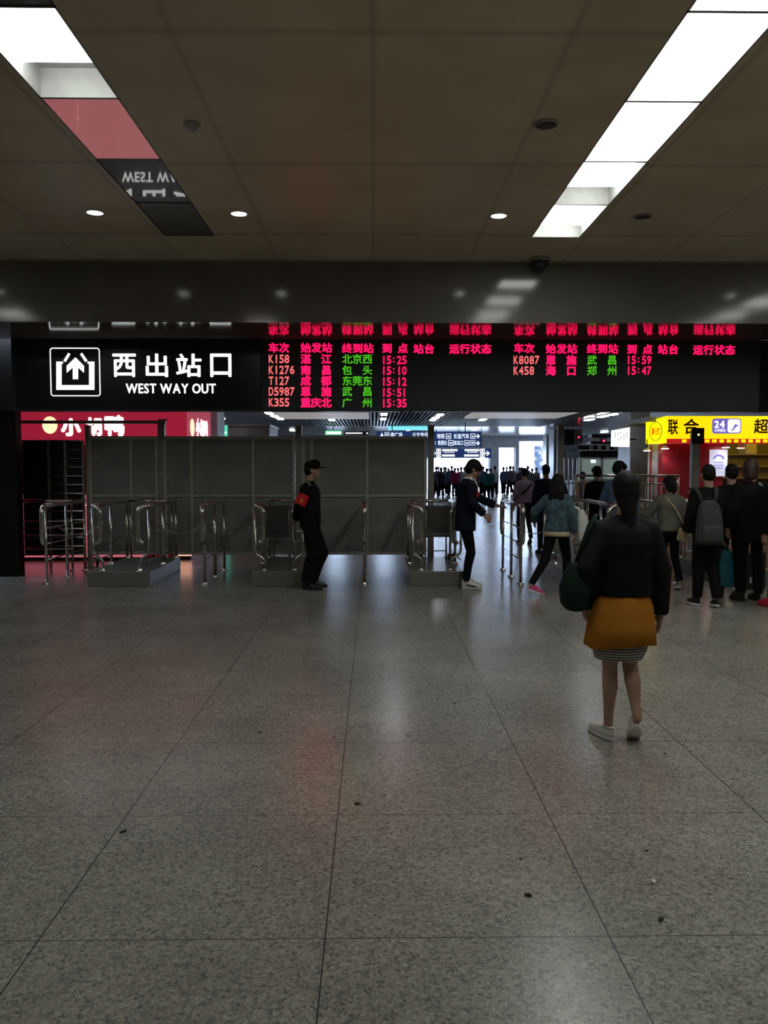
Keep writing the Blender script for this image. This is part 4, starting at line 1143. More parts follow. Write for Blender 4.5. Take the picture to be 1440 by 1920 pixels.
# chairs standing on the plinths
M['chairwood'] = mat('worn_grey_chair', (0.075, 0.072, 0.068), 0.45, 0, 0.5, 0.15, 5)
def chair(x, y, rz, label):
    t = thing('office_chair', label, 'chair', (x, y, 0.206), rz, 'plain chairs on the plinths')
    MB().box(-0.20, 0.20, -0.20, 0.20, 0.40, 0.445, 0.012).build('seat', M['chairwood'], t)
    b = MB(); b.xform_box(Matrix.Translation((0, -0.20, 0.66)) @ Matrix.Rotation(math.radians(5), 4, 'X'), 0.40, 0.025, 0.42, 0.01); b.build('backrest', M['chairwood'], t)
    for sx in (-1, 1):
        MB().tube([(sx * 0.185, 0.18, 0.0), (sx * 0.18, 0.175, 0.398)], 0.012, 8).build('leg', M['frame'], t, shade=True)
        MB().tube([(sx * 0.185, -0.21, 0.0), (sx * 0.18, -0.18, 0.42), (sx * 0.18, -0.217, 0.80)], 0.012, 8).build('leg', M['frame'], t, shade=True)
    MB().tube([(-0.18, 0.178, 0.16), (0.18, 0.178, 0.16)], 0.008, 6).build('stretcher', M['frame'], t, shade=True)
    return t
chair(gx(818, 11.95), 11.95, 0.06, 'plain dark chair on the plinth beside the suited young man')
chair(gx(524, 12.0), 12.0, -0.1, 'plain dark chair on the plinth beside the guard')
t = thing('small_box', 'little dark box with a pale label on the plinth behind the suited young man', 'box', (gx(846, 12.3), 12.3, 0.206))
MB().box(-0.05, 0.05, -0.04, 0.04, 0, 0.10, 0.006).build('body', M['blackmetal'], t)
MB().box(-0.03, 0.03, -0.0435, -0.0405, 0.015, 0.06).build('paper_label', M['paper'], t)

# tall queue barrier before the yellow shop
BY = 15.2
t = thing('queue_barrier', 'tall stainless barrier rail running before the red corner shop', 'railing', (gx(1175, BY), BY, 0))
def addb(mb, n):
    o = mb.build(n, M['steel'], t, shade=True); o.matrix_parent_inverse = Matrix.Translation((-t.location.x, -BY, 0)); return o
xa, xb = gx(1080, BY), gx(1274, BY)
z1 = at(700, 892, BY).z; z2 = at(700, 907, BY).z; z3 = at(700, 944, BY).z
for z, rr in ((z1, 0.024), (z2, 0.014), (z3, 0.014), (0.15, 0.014)): addb(MB().tube([(xa, BY, z), (xb, BY, z)], rr, 10), 'rail')
for px in (1080, 1128, 1178, 1226, 1272):
    x = gx(px, BY); addb(MB().tube([(x, BY, 0.0), (x, BY, z1)], 0.02, 10), 'post')
for k in range(20):
    x = xa + (xb - xa) * (k + 0.5) / 20
    addb(MB().tube([(x, BY, 0.15), (x, BY, z2)], 0.007, 6), 'baluster')

# litter on the floor
M['litter'] = mat('dark_dried_leaf', (0.03, 0.026, 0.02), 0.8)
def scrap(px, py, size, m, label, seed):
    rnd = random.Random(seed); p = flr(px, py); mb = MB(); n = 7
    top = []; bot = []
    for k in range(n):
        a_ = 2 * PI * k / n; r_ = size * rnd.uniform(0.5, 1.1)
        top.append(mb.bm.verts.new((r_ * math.cos(a_), r_ * 0.6 * math.sin(a_), 0.003 + rnd.uniform(0, size * 0.45)))); bot.append(mb.bm.verts.new((r_ * 0.95 * math.cos(a_), r_ * 0.57 * math.sin(a_), 0.001)))
    ct = mb.bm.verts.new((0, 0, 0.004 + size * 0.25)); cb = mb.bm.verts.new((0, 0, 0.001))
    for k in range(n):
        j = (k + 1) % n
        mb.bm.faces.new((top[k], top[j], ct)); mb.bm.faces.new((bot[j], bot[k], cb)); mb.bm.faces.new((bot[k], bot[j], top[j], top[k]))
    o = mb.build('floor_scrap', m); o.location = p; o.rotation_euler.z = rnd.uniform(0, 6)
    tag(o, label, 'litter', 'scraps lying on the granite floor')
for i, (px, py, s, mm_, lab) in enumerate([
    (670, 1508, 0.018, 'litter', 'dark scrap on the floor just beside the middle long joint'), (990, 1679, 0.020, 'litter', 'dark crumpled scrap between the two long floor joints'),
    (1239, 1725, 0.018, 'litter', 'dark crumpled scrap out on the floor beyond the slanting joint'), (1213, 1596, 0.012, 'litter', 'thin dark scrap on the floor above the pale sliver'),
    (1225, 1653, 0.020, 'paper', 'pale paper sliver lying on the floor'), (764, 1379, 0.014, 'paper', 'small pale scrap on the floor near the middle joint'),
    (487, 1374, 0.014, 'litter', 'tiny dark scrap on the floor halfway to the guard'), (1247, 1414, 0.014, 'litter', 'tiny dark scrap beside the walking woman in white shoes'),
    (232, 1560, 0.020, 'litter', 'dark scrap on the floor near the joint on the pillar side'), (852, 1320, 0.016, 'litter', 'small dark scrap on the floor in front of the suited young man'),
    (976, 1611, 0.010, 'litter', 'tiny dark speck above the crumpled scrap between the joints'), (722, 1491, 0.008, 'litter', 'tiny dark speck just past the middle floor joint')]):
    scrap(px, py, s, M[mm_], lab, i)
# ------------------------------------------------------------------ people
M['skin'] = mat('skin', (0.40, 0.235, 0.165), 0.5, 0, 0.4, 0.06, 12)
M['hair'] = mat('black_hair', (0.007, 0.006, 0.006), 0.6, 0, 0.2, 0.3, 40)
M['hairbrown'] = mat('reddish_dark_hair', (0.055, 0.022, 0.018), 0.5, 0, 0.5, 0.3, 40)
M['hairgrey'] = mat('grey_hair', (0.30, 0.31, 0.31), 0.5, 0, 0.5, 0.2, 40)
M['eye'] = mat('dark_eye', (0.02, 0.015, 0.012), 0.2)
def cloth(name, c, rough=0.85, vary=0.18, scale=10):
    M[name] = mat(name, c, rough, 0, 0.14, vary, scale, 0, 0.25); return M[name]
cloth('black_cloth', (0.007, 0.0075, 0.0075)); cloth('uniform_black', (0.006, 0.007, 0.007)); cloth('navy_suit', (0.007, 0.010, 0.020)); cloth('black_trousers', (0.006, 0.006, 0.007))
M['black_leather'] = mat('black_soft_jacket', (0.005, 0.0065, 0.007), 0.7, 0, 0.18, 0.25, 6, 0, 0.3)
cloth('mustard', (0.45, 0.17, 0.018), 0.85, 0.14, 5); cloth('denim', (0.075, 0.125, 0.150), 0.85, 0.35, 14); cloth('cream_cloth', (0.52, 0.42, 0.28))
cloth('mauve', (0.26, 0.20, 0.25)); cloth('navy_coat', (0.016, 0.020, 0.045)); cloth('bluedenim', (0.10, 0.17, 0.30)); cloth('greygreen', (0.145, 0.145, 0.115)); cloth('dark_green', (0.010, 0.022, 0.015))
cloth('teal_cloth', (0.04, 0.22, 0.24)); cloth('crimson_cloth', (0.50, 0.03, 0.12)); cloth('grey_cloth', (0.24, 0.24, 0.28)); cloth('pale_cloth', (0.45, 0.48, 0.50)); cloth('dark_plum', (0.13, 0.10, 0.16)); cloth('dark_blue', (0.07, 0.09, 0.17)); cloth('charcoal', (0.05, 0.05, 0.06))  # crowd greys and plums lightened to imitate distant haze
cloth('white_shirt', (0.75, 0.76, 0.76)); M['white_shoe'] = mat('white_shoe_leather', (0.72, 0.70, 0.66), 0.5, 0, 0.5, 0.06); M['pink_shoe'] = mat('pink_shoe', (0.75, 0.07, 0.28), 0.5); M['red_shoe'] = mat('red_shoe', (0.6, 0.02, 0.05), 0.5)
M['black_shoe'] = mat('black_shoe_leather', (0.012, 0.012, 0.012), 0.35); M['armband'] = mat('red_armband', (0.62, 0.015, 0.02), 0.7, 0, 0.3, 0.1); M['gold'] = mat('yellow_print', (0.75, 0.30, 0.03), 0.6)
M['striped'] = None
def striped():
    m, n, l, b = new_mat('black_white_striped_jersey')
    tc = n.new('ShaderNodeTexCoord'); sx = n.new('ShaderNodeSeparateXYZ'); l.new(tc.outputs['Object'], sx.inputs[0])
    ad = n.new('ShaderNodeMath'); ad.operation = 'ADD'; ad.inputs[1].default_value = 10; l.new(sx.outputs['Z'], ad.inputs[0])
    pp = n.new('ShaderNodeMath'); pp.operation = 'PINGPONG'; pp.inputs[1].default_value = 0.0085; l.new(ad.outputs[0], pp.inputs[0])
    lt = n.new('ShaderNodeMath'); lt.operation = 'LESS_THAN'; lt.inputs[1].default_value = 0.0036; l.new(pp.outputs[0], lt.inputs[0])
    mx = n.new('ShaderNodeMix'); mx.data_type = 'RGBA'; l.new(lt.outputs[0], mx.inputs['Factor']); mx.inputs[6].default_value = (0.50, 0.49, 0.46, 1); mx.inputs[7].default_value = (0.03, 0.03, 0.032, 1)
    l.new(mx.outputs[2], b.inputs['Base Color']); b.inputs['Roughness'].default_value = 0.85
    return m
M['striped'] = striped()

def V(*a): return Vector(a)
def hand(mb, wrist, d, n, side, curl=0.5, k=1.0):
    """palm, four separate bent fingers and a thumb; d along the hand, n out of the palm"""
    d = Vector(d).normalized(); n = Vector(n); n = (n - d * n.dot(d)).normalized(); w = d.cross(n) * side
    wrist = Vector(wrist)
    R = Matrix((w, n, d)).transposed()
    mb.ball(wrist + d * 0.048 * k, (0.040 * k, 0.016 * k, 0.052 * k), R, 12)
    mb.limb([wrist - d * 0.01, wrist + d * 0.03 * k], [0.024 * k, 0.025 * k], 10)
    for j, (ln, ox_) in enumerate(((0.072, 0.031), (0.080, 0.0105), (0.074, -0.0105), (0.058, -0.031))):
        p = wrist + d * (0.088 - 0.006 * abs(j - 1.2)) * k + w * ox_ * k
        a_ = curl * 0.5 + 0.06 * j * curl; pts = [wrist + d * 0.05 * k + w * ox_ * 0.8 * k, p]
        for f_, add_ in ((0.45, curl * 0.9), (0.32, curl * 0.8), (0.23, 0)):
            dd = (d * math.cos(a_) + n * math.sin(a_) + w * ox_ * 3.0).normalized(); p = p + dd * ln * f_ * k; pts.append(p); a_ += add_
        mb.limb(pts, [0.0095 * k, 0.0092 * k, 0.0086 * k, 0.0078 * k, 0.0065 * k], 8)
    p = wrist + d * 0.022 * k + w * 0.030 * k; pts = [p]
    for dd, ln in (((d * 0.62 + w * 0.72 + n * 0.3), 0.036), ((d * 0.85 + w * 0.35 + n * 0.45), 0.030), ((d * 0.95 + n * 0.5), 0.022)):
        p = p + dd.normalized() * ln * k; pts.append(p)
    mb.limb(pts, [0.013 * k, 0.0115 * k, 0.0098 * k, 0.0075 * k], 8)

def head_mtx(c, yaw, pitch, roll=0):
    return Matrix.Translation(c) @ Matrix.Rotation(math.radians(yaw), 4, 'Z') @ Matrix.Rotation(math.radians(-pitch), 4, 'X') @ Matrix.Rotation(math.radians(roll), 4, 'Y')
def hball(mb, T, c, r, seg=16):
    mb.ball(T @ Vector(c), r, T.to_3x3(), seg)

def head_parts(mb, T, detail):
    hball(mb, T, (0, -0.012, 0.030), (0.073, 0.092, 0.084))
    hball(mb, T, (0, 0.026, -0.032), (0.060, 0.062, 0.078))
    hball(mb, T, (0, 0.040, -0.070), (0.045, 0.045, 0.036))
    if detail:
        hball(mb, T, (0, 0.072, -0.094), (0.022, 0.019, 0.017), 12)          # chin
        mb.limb([T @ V(0, 0.084, 0.012), T @ V(0, 0.101, -0.022)], [0.0085, 0.0125], 10)   # nose
        hball(mb, T, (0, 0.098, -0.028), (0.017, 0.010, 0.009), 10)
        hball(mb, T, (0, 0.074, 0.026), (0.048, 0.016, 0.010), 12)            # brow
        hball(mb, T, (0, 0.083, -0.053), (0.022, 0.011, 0.0065), 12); hball(mb, T, (0, 0.081, -0.066), (0.019, 0.011, 0.007), 12)  # lips
        for s in (-1, 1):
            hball(mb, T, (s * 0.036, 0.058, -0.022), (0.022, 0.020, 0.022), 12)  # cheeks
            hball(mb, T, (s * 0.074, -0.008, -0.008), (0.009, 0.019, 0.031), 12)  # ears
            hball(mb, T, (s * 0.068, -0.002, -0.028), (0.008, 0.010, 0.014), 10)

def shoe(root, ankle, yaw, pitch, m, sole_m, k=1.0, hi=0.10, stripe=None, sub=None):
    """ankle: heel-side joint above the sole; yaw 0 points +Y; pitch>0 lifts the heel about the toe"""
    def outline(u):
        pts = []
        for i in range(20):
            a_ = 2 * PI * i / 20; y = 0.08 + 0.135 * math.sin(a_); wd = 0.043 + 0.008 * math.sin(a_) - 0.006 * max(0, -math.sin(a_))
            pts.append((wd * math.cos(a_), y))
        return pts
    base = outline(0)
    def ringat(z, sxy, yscale, heel=-0.055):
        return [(x * sxy, heel + (y - heel) * yscale, z) for x, y in base]
    mtx = Matrix.Translation(Vector((ankle[0], ankle[1], ankle[2]))) @ Matrix.Rotation(math.radians(yaw), 4, 'Z') @ Matrix.Translation((0, 0.16 * k, 0)) @ Matrix.Rotation(math.radians(-pitch), 4, 'X') @ Matrix.Translation((0, -0.16 * k, 0)) @ Matrix.Scale(k, 4)
    def loft(levels):
        mb = MB(); R = []
        for (z, s, ys) in levels: R.append([mb.bm.verts.new(p) for p in ringat(z, s, ys)])
        for i in range(len(R) - 1):
            for q in range(20): mb.bm.faces.new((R[i][q], R[i][(q + 1) % 20], R[i + 1][(q + 1) % 20], R[i + 1][q]))
        mb.bm.faces.new(R[0][::-1]); mb.bm.faces.new(R[-1]); return mb
    up = loft([(0.026, 1.0, 0.99), (0.040, 1.0, 0.975), (0.055, 0.93, 0.90), (0.066, 0.84, 0.76), (0.078, 0.76, 0.60), (hi - 0.008, 0.72, 0.47), (hi, 0.68, 0.43)])
    o = up.build('shoe', m, root, shade=True, mtx=mtx)
    so = loft([(0.0, 1.02, 0.99), (0.004, 1.06, 1.01), (0.0255, 1.06, 1.01)])
    so.build('sole', sole_m, o, mtx=mtx)
    if stripe:
        for s in (-1, 1):
            st_ = MB(); st_.tube([(s * 0.046, 0.00, 0.062), (s * 0.050, 0.05, 0.055), (s * 0.053, 0.10, 0.042), (s * 0.051, 0.135, 0.036)], [0.006, 0.008, 0.010, 0.005], 6)
            st_.build('side_stripe', stripe, o, mtx=mtx)
    return o

def person(label, loc, rz, H=1.70, vox=0.012, top=None, legs=None, arms=None, head=(0, 0), lean=0.0, hairstyle='short', hairmat='hair', bottom='black_trousers', leg_r=(0.082, 0.060, 0.050),
           shoes=('black_shoe', 'rubber'), bare_legs=False, sh=0.185, torso=(0.165, 0.115), detail=True, fingers=True, shift=(0, 0), group=None, shoe_stripe=None, hi=0.10, curl=(0.5, 0.5), palm=None, hemz=0.80, sleeve=(0.060, 0.052, 0.042), hoodie=False, waist=None, flare=1.0):
    k = H / 1.70
    t = thing('person', label, 'person', loc, rz, group)
    t.scale = (k, k, k)
    px_, py_ = shift
    hipc = V(px_, py_, 0.92)
    shc = V(px_ * 0.5, py_ * 0.5 + lean, 1.40)
    legs = legs or [((-0.10, 0.01, 0.48), (-0.105, -0.02, 0.09), 6, 0), ((0.10, 0.01, 0.48), (0.105, -0.02, 0.09), -6, 0)]
    arms = arms or [((-0.215, -0.03, 1.13), (-0.225, 0.05, 0.88), None), ((0.215, -0.03, 1.13), (0.225, 0.05, 0.88), None)]
    hc = shc + V(0, 0.035 + lean * 0.3, 0.195)
    if len(head) > 2: hc = hc + V(*head[2])
    T = head_mtx(hc, head[0], head[1])
    sx = sh - 0.03
    # ---- continuous body
    b = MB()
    head_parts(b, T, detail)
    b.limb([shc + V(0, -0.005, 0.0), hc + V(0, -0.02, -0.06)], [0.058, 0.052], 14)
    tw, td = torso
    sec = []
    for u, wx, dy in ((0, 0.93, 0.98), (0.18, 0.88, 0.9), (0.42, 0.80, 0.82), (0.70, 0.92, 0.95), (0.90, 0.88, 0.80), (1.0, 0.50, 0.55)):
        c_ = hipc.lerp(shc, u); sec.append((c_.x, c_.y, c_.z - 0.02 if u < 0.01 else c_.z + 0.01, (tw - 0.022) * wx, (td - 0.018) * dy))
    b.rings(sec, 20, 2.3)
    for i, s in enumerate((-1, 1)):
        kn, an, yw, pt = legs[i]
        hp = hipc + V(s * 0.085, 0, -0.02); kn = Vector(kn); an = Vector(an)
        cal = kn.lerp(an, 0.33) + V(0, -0.012, 0)
        if bare_legs:
            b.limb([hp, hp.lerp(kn, 0.5), kn, cal, kn.lerp(an, 0.72), an], [0.076, 0.064, 0.047, 0.049, 0.033, 0.029], 16)
        else:
            b.limb([hp, kn, cal, an], [0.068, 0.043, 0.043, 0.029], 12)
        fd = V(-math.sin(math.radians(yw)), math.cos(math.radians(yw)), -0.35 - math.tan(math.radians(pt)) * 0.8)
        b.limb([an, an + fd * 0.09], [0.027, 0.014], 10)
        el, wr, hd = arms[i]; shp = shc + V(s * sx, 0, -0.04); el = Vector(el); wr = Vector(wr)
        b.limb([shc + V(s * 0.06, 0, -0.01), shp, el, wr.lerp(el, 0.6), wr], [0.05, 0.048, 0.038, 0.036, 0.025], 12)
        hd = Vector(hd) if hd is not None else (wr - el).normalized()
        pn = V(*palm[i]) if palm and palm[i] else V(-s, 0.15, 0)
        if fingers: hand(b, wr, hd, pn, s if (pn.x * s < 0 or True) else -s, curl[i])
        else: b.limb([wr, wr + hd * 0.13], [0.028, 0.026], 8)
    b.build('body', M['skin'], t, vox=min(vox, 0.0065) if fingers else vox, smooth=2 if fingers else 4)
    if detail:
        for s in (-1, 1):
            e = MB(); hball(e, T, (s * 0.031, 0.0775, 0.006), (0.013, 0.008, 0.006), 10); e.build('eye', M['eye'], t, shade=True)
    # ---- hair
    h = MB()
    def cap_(grow=0.010, back=0.0):
        hball(h, T, (0, -0.020, 0.042), (0.073 + grow, 0.090 + grow, 0.080 + grow), 20)
        hball(h, T, (0, -0.045, 0.000), (0.070 + grow, 0.066 + grow, 0.075 + grow), 18)
    if hairstyle in ('short', 'mop', 'cap'):
        cap_(0.007)
        hball(h, T, (0, -0.060, -0.030), (0.060, 0.045, 0.050), 14)
        if hairstyle == 'mop':
            cap_(0.014); hball(h, T, (0, 0.045, 0.068), (0.068, 0.050, 0.040), 16)
            for s in (-1, 1): hball(h, T, (s * 0.060, 0.030, 0.045), (0.026, 0.045, 0.045), 14)
            for q in (-0.035, 0.0, 0.035): hball(h, T, (q, 0.080, 0.050), (0.020, 0.014, 0.030), 10)
    elif hairstyle == 'long':
        cap_(0.012)
        for s in (-1, 0, 1):
            h.limb([T @ V(s * 0.045, -0.06, 0.0), T @ V(s * 0.055, -0.085, -0.12), T @ V(s * 0.06, -0.095, -0.24), T @ V(s * 0.05, -0.10, -0.36)], [0.060, 0.062, 0.058, 0.030], 14)
    elif hairstyle == 'gathered':
        cap_(0.013)
        h.limb([T @ V(0, -0.06, -0.01), T @ V(0, -0.075, -0.09), T @ V(0, -0.085, -0.17), T @ V(0.0, -0.10, -0.26)], [0.062, 0.052, 0.046, 0.036], 16)
        for s in (-1, 1): h.limb([T @ V(s * 0.052, -0.03, 0.0), T @ V(s * 0.035, -0.055, -0.08)], [0.034, 0.028], 12)
    elif hairstyle == 'bob':
        cap_(0.013)
        for s in (-1, 1): h.limb([T @ V(s * 0.06, -0.02, 0.02), T @ V(s * 0.062, -0.03, -0.06), T @ V(s * 0.055, -0.045, -0.11)], [0.035, 0.034, 0.024], 12)
        h.limb([T @ V(0, -0.07, 0.0), T @ V(0, -0.075, -0.10)], [0.062, 0.052], 14)
    h.build('hair', M[hairmat], t, vox=max(0.007, vox * 0.8), smooth=2)
    # ---- top garment
    if top:
        g = MB(); sec = []; hz = hemz
        prof = ((1.0, 0.48, 0.60), (0.955, 0.74, 0.76), (0.88, 0.94, 0.92), (0.72, 1.02, 1.06), (0.45, 0.95, 1.0), (0.2, 0.98, 1.03))
        for u, wx, dy in prof:
            c_ = hipc.lerp(shc, u)
            if c_.z <= hz + 0.03: continue
            sec.append((c_.x, c_.y, c_.z + 0.012, tw * wx, td * dy))
        c_ = hipc + V(0, 0, hz - hipc.z); w_ = waist or (0.99 * flare)
        sec.append((c_.x, c_.y, hz, tw * w_, td * w_ * 1.03))
        g.rings(sec, 32, 2.35)
        for i, s in enumerate((-1, 1)):
            el, wr, hd = arms[i]; shp = shc + V(s * sx, 0, -0.050); el = Vector(el); wr = Vector(wr); cuff = wr.lerp(el, 0.03)
            g.limb([shc + V(s * 0.07, 0, -0.005), shp, shp.lerp(el, 0.5), el, el.lerp(wr, 0.5)], [0.055, sleeve[0] + 0.004, sleeve[0], sleeve[1] + 0.003, sleeve[1]], 18)
            g.cone(el.lerp(wr, 0.5), sleeve[1], cuff, sleeve[2] + 0.004, 18)
        # collar
        g.rings([(shc.x, shc.y + 0.002, shc.z - 0.02, 0.082, 0.078), (shc.x, shc.y + 0.010, shc.z + 0.052, 0.068, 0.066)], 20)
        g.build(top[1], M[top[0]], t, vox=vox, smooth=6)
    # ---- legs garment
    if bottom and not bare_legs:
        g = MB()
        g.rings([(hipc.x, hipc.y, hipc.z - 0.10, tw * 0.97, td * 0.96), (hipc.x, hipc.y, hipc.z + 0.0, tw * 1.0, td * 1.0), (hipc.x, hipc.y, hipc.z + 0.10, tw * 0.90, td * 0.90)], 24, 2.3)
        for i, s in enumerate((-1, 1)):
            kn, an, yw, pt = legs[i]; hp = hipc + V(s * 0.082, 0, -0.05); kn = Vector(kn); an = Vector(an)
            mid = kn.lerp(an, 0.4) + V(0, -0.010, 0)
            g.limb([hp, hp.lerp(kn, 0.5), kn, mid], [leg_r[0], (leg_r[0] * 1.2 + leg_r[1]) / 2.2, leg_r[1], (leg_r[1] + leg_r[2]) / 2], 18)
            g.cone(mid, (leg_r[1] + leg_r[2]) / 2, an + (kn - an).normalized() * 0.015, leg_r[2], 18)
        g.build('trousers', M[bottom], t, vox=vox, smooth=3)
    if shoes:
        for i in range(2):
            kn, an, yw, pt = legs[i]; an = Vector(an)
            rad = math.radians(pt)
            shoe(t, (an.x, an.y, an.z - 0.085 - 0.16 * math.sin(rad)), yw, pt, M[shoes[0]], M[shoes[1]], 1.0, hi, M[shoe_stripe] if shoe_stripe else None)
    return t, T, shc, hipc

def sc(px, dpx, Y): return dpx * Y / FOC
# 1 ---- woman walking away in a black jacket, mustard tunic, striped hem
WY = 4.72; wx = gx(1174, WY)
w1, T1, s1, h1 = person('woman walking away in a black jacket and mustard tunic over a striped dress', (wx, WY, 0), math.radians(2), H=1.60, vox=0.010,
    top=('black_leather', 'jacket'), hemz=0.945, torso=(0.172, 0.125), sh=0.185, hairstyle='gathered', bare_legs=True, bottom=None, head=(-3, 2, (0.01, 0, 0)),
    legs=[((-0.072, 0.03, 0.48), (-0.066, 0.06, 0.09), 14, 0), ((0.056, 0.03, 0.49), (0.060, -0.11, 0.19), -12, 38)],
    arms=[((-0.255, -0.06, 1.12), (-0.225, 0.06, 0.86), None), ((0.225, -0.03, 1.11), (0.238, 0.02, 0.815), None)],
    sleeve=(0.066, 0.062, 0.054), shoes=('white_shoe', 'white_shoe'), hi=0.085, curl=(0.9, 0.55))
g = MB(); n = 48; R = []
for zi, (z, rx, ry) in enumerate(((1.02, 0.150, 0.105), (0.945, 0.162, 0.118), (0.88, 0.192, 0.140), (0.75, 0.212, 0.155), (0.635, 0.225, 0.165))):
    row = []
    for q in range(n):
        a_ = 2 * PI * q / n; pl = 1 + (0.004 + 0.017 * zi) * math.sin(7 * a_ + 0.6) * (0.6 + 0.4 * math.sin(3 * a_))
        dz = -0.016 * math.sin(2 * a_ + 0.8) if zi == 4 else 0
        row.append(g.bm.verts.new((rx * pl * math.cos(a_) - 0.012 * (zi / 4), ry * pl * math.sin(a_), z + dz)))
    R.append(row)
for i in range(4):
    for q in range(n): g.bm.faces.new((R[i][q], R[i][(q + 1) % n], R[i + 1][(q + 1) % n], R[i + 1][q]))
inn = [g.bm.verts.new((v.co.x * 0.93, v.co.y * 0.93, v.co.z)) for v in R[4]]
for q in range(n): g.bm.faces.new((R[4][q], R[4][(q + 1) % n], inn[(q + 1) % n], inn[q]))
g.bm.faces.new(inn[::-1]); g.bm.faces.new(R[0])
g.build('tunic', M['mustard'], w1, shade=True)
g = MB(); g.rings([(-0.015, 0.0, 0.66, 0.175, 0.135), (-0.022, 0.0, 0.60, 0.168, 0.130), (-0.030, 0.0, 0.548, 0.150, 0.120)], 40, 2.2)
g.build('striped_dress', M['striped'], w1, shade=True)
bg = thing('shoulder_bag', 'soft dark green shoulder bag hanging at the side of the woman in the mustard tunic', 'bag', (gx(1080, WY + 0.02), WY + 0.02, 0.80))
g = MB(); g.rings([(0, 0, 0.0, 0.05, 0.09), (0, 0, 0.03, 0.075, 0.12), (0, 0, 0.12, 0.085, 0.13), (0.01, 0, 0.22, 0.065, 0.11), (0.015, 0, 0.28, 0.04, 0.07)], 24, 2.6)
g.build('bag_body', M['dark_green'], bg, vox=0.012, smooth=3)
g = MB(); g.tube([(0.01, -0.05, 0.26), (0.04, -0.06, 0.42), (0.10, -0.04, 0.54), (0.13, 0.02, 0.56), (0.10, 0.06, 0.50), (0.02, 0.05, 0.27)], 0.012, 8); g.build('strap', M['dark_green'], bg, shade=True)

# 2 ---- woman in denim jacket
dY = 10.35; dx_ = gx(1046, dY)
p2 = person('woman in a denim jacket with long hair, striding in pink shoes', (dx_, dY, 0), math.radians(-28), H=1.53, vox=0.011, top=('denim', 'denim_jacket'), hemz=0.885, torso=(0.172, 0.130), sh=0.185, hairstyle='long', waist=0.98,
    legs=[((-0.14, -0.14, 0.47), (-0.26, -0.40, 0.15), -48, 20), ((0.09, 0.22, 0.49), (0.09, 0.20, 0.095), -4, 0)], arms=[((-0.34, 0.02, 1.16), (-0.40, 0.20, 1.02), None), ((0.225, -0.04, 1.12), (0.235, 0.06, 0.88), None)],
    sleeve=(0.072, 0.064, 0.05), shoes=('pink_shoe', 'white_shoe'), leg_r=(0.088, 0.064, 0.047))[0]
g = MB(); g.rings([(0, 0, 0.83, 0.186, 0.142), (0, 0, 0.86, 0.184, 0.140), (0, 0, 0.93, 0.160, 0.118)], 32, 2.3); g.build('shirt_hem', M['cream_cloth'], p2, shade=True)
M['plastic'] = mat('white_plastic_bag', (0.62, 0.63, 0.62), 0.4, 0, 0.5, 0.08, 20, 0, 0.4)
b2 = thing('plastic_bag', 'white plastic carrier bag hanging from the hand of the woman in denim', 'bag', (gx(1096, dY - 0.05), dY - 0.05, at(700, 1018, dY).z))
g = MB(); g.rings([(0.02, 0, 0, 0.06, 0.035), (0.02, 0, 0.03, 0.09, 0.06), (0.0, 0, 0.16, 0.088, 0.06), (-0.02, 0, 0.32, 0.07, 0.045), (-0.035, 0, 0.43, 0.035, 0.02)], 20, 2.4); g.build('bag_body', M['plastic'], b2, vox=0.012, smooth=2)
g = MB(); g.tube([(-0.05, -0.01, 0.42), (-0.06, 0, 0.50), (-0.03, 0.0, 0.51), (-0.02, 0.01, 0.42)], 0.008, 6); g.build('handles', M['plastic'], b2, shade=True)

# 3 ---- young man in a suit, profile
mY = 10.80; mx_ = gx(874, mY)
p3, T3, s3, h3 = person('young man in a dark suit with a red armband pointing at the lane rail', (mx_, mY, 0), math.radians(-90), H=1.735, vox=0.010, top=('navy_suit', 'suit_jacket'), hemz=0.765, torso=(0.175, 0.128), sh=0.185, lean=0.02, shift=(0, -0.01), waist=1.06,
    hairstyle='mop', head=(0, 30, (0, 0.045, -0.025)), legs=[((-0.09, 0.075, 0.48), (-0.095, 0.02, 0.09), 4, 0), ((0.09, 0.065, 0.48), (0.095, -0.005, 0.09), -4, 0)],
    arms=[((-0.235, 0.17, 1.20), (-0.19, 0.42, 1.085), (0.05, 1, -0.08)), ((0.235, 0.05, 1.145), (0.21, 0.215, 0.99), (-0.05, 0.75, -0.75))], palm=[(0.3, 0, -1), (-0.8, 0, -0.6)],
    shoes=('white_shoe', 'white_shoe'), shoe_stripe='black_shoe', hi=0.125, leg_r=(0.084, 0.058, 0.050), curl=(0.35, 0.7), sleeve=(0.063, 0.057, 0.048))
g = MB(); c_ = s3 + V(0, 0.012, 0.0); g.rings([(c_.x, c_.y, c_.z + 0.02, 0.071, 0.069), (c_.x, c_.y + 0.012, c_.z + 0.072, 0.062, 0.061)], 24); g.tube([c_ + V(0.03, 0.075, 0.05), c_ + V(0.02, 0.125, -0.05), c_ + V(0.0, 0.135, -0.14)], 0.008, 8)
g.build('shirt_collar', M['white_shirt'], p3, shade=True)
def armband(root, a, b, u0, u1, r, m, emblem=None, side=1):
    a = Vector(a); b = Vector(b); o = MB().cone(a.lerp(b, u0), r, a.lerp(b, u1), r * 0.97, 24).build('armband', M[m], root)
    if emblem:
        c_ = a.lerp(b, (u0 + u1) / 2); e = MB(); e.ball(c_ + V(side * r, 0.004, 0), (0.006, 0.020, 0.028), None, 12); e.build('armband_print', M['gold'], o, shade=True)
    return o
armband(p3, s3 + V(-0.16, 0, -0.025), (-0.235, 0.17, 1.20), 0.45, 0.92, 0.071, 'armband')
g = MB()
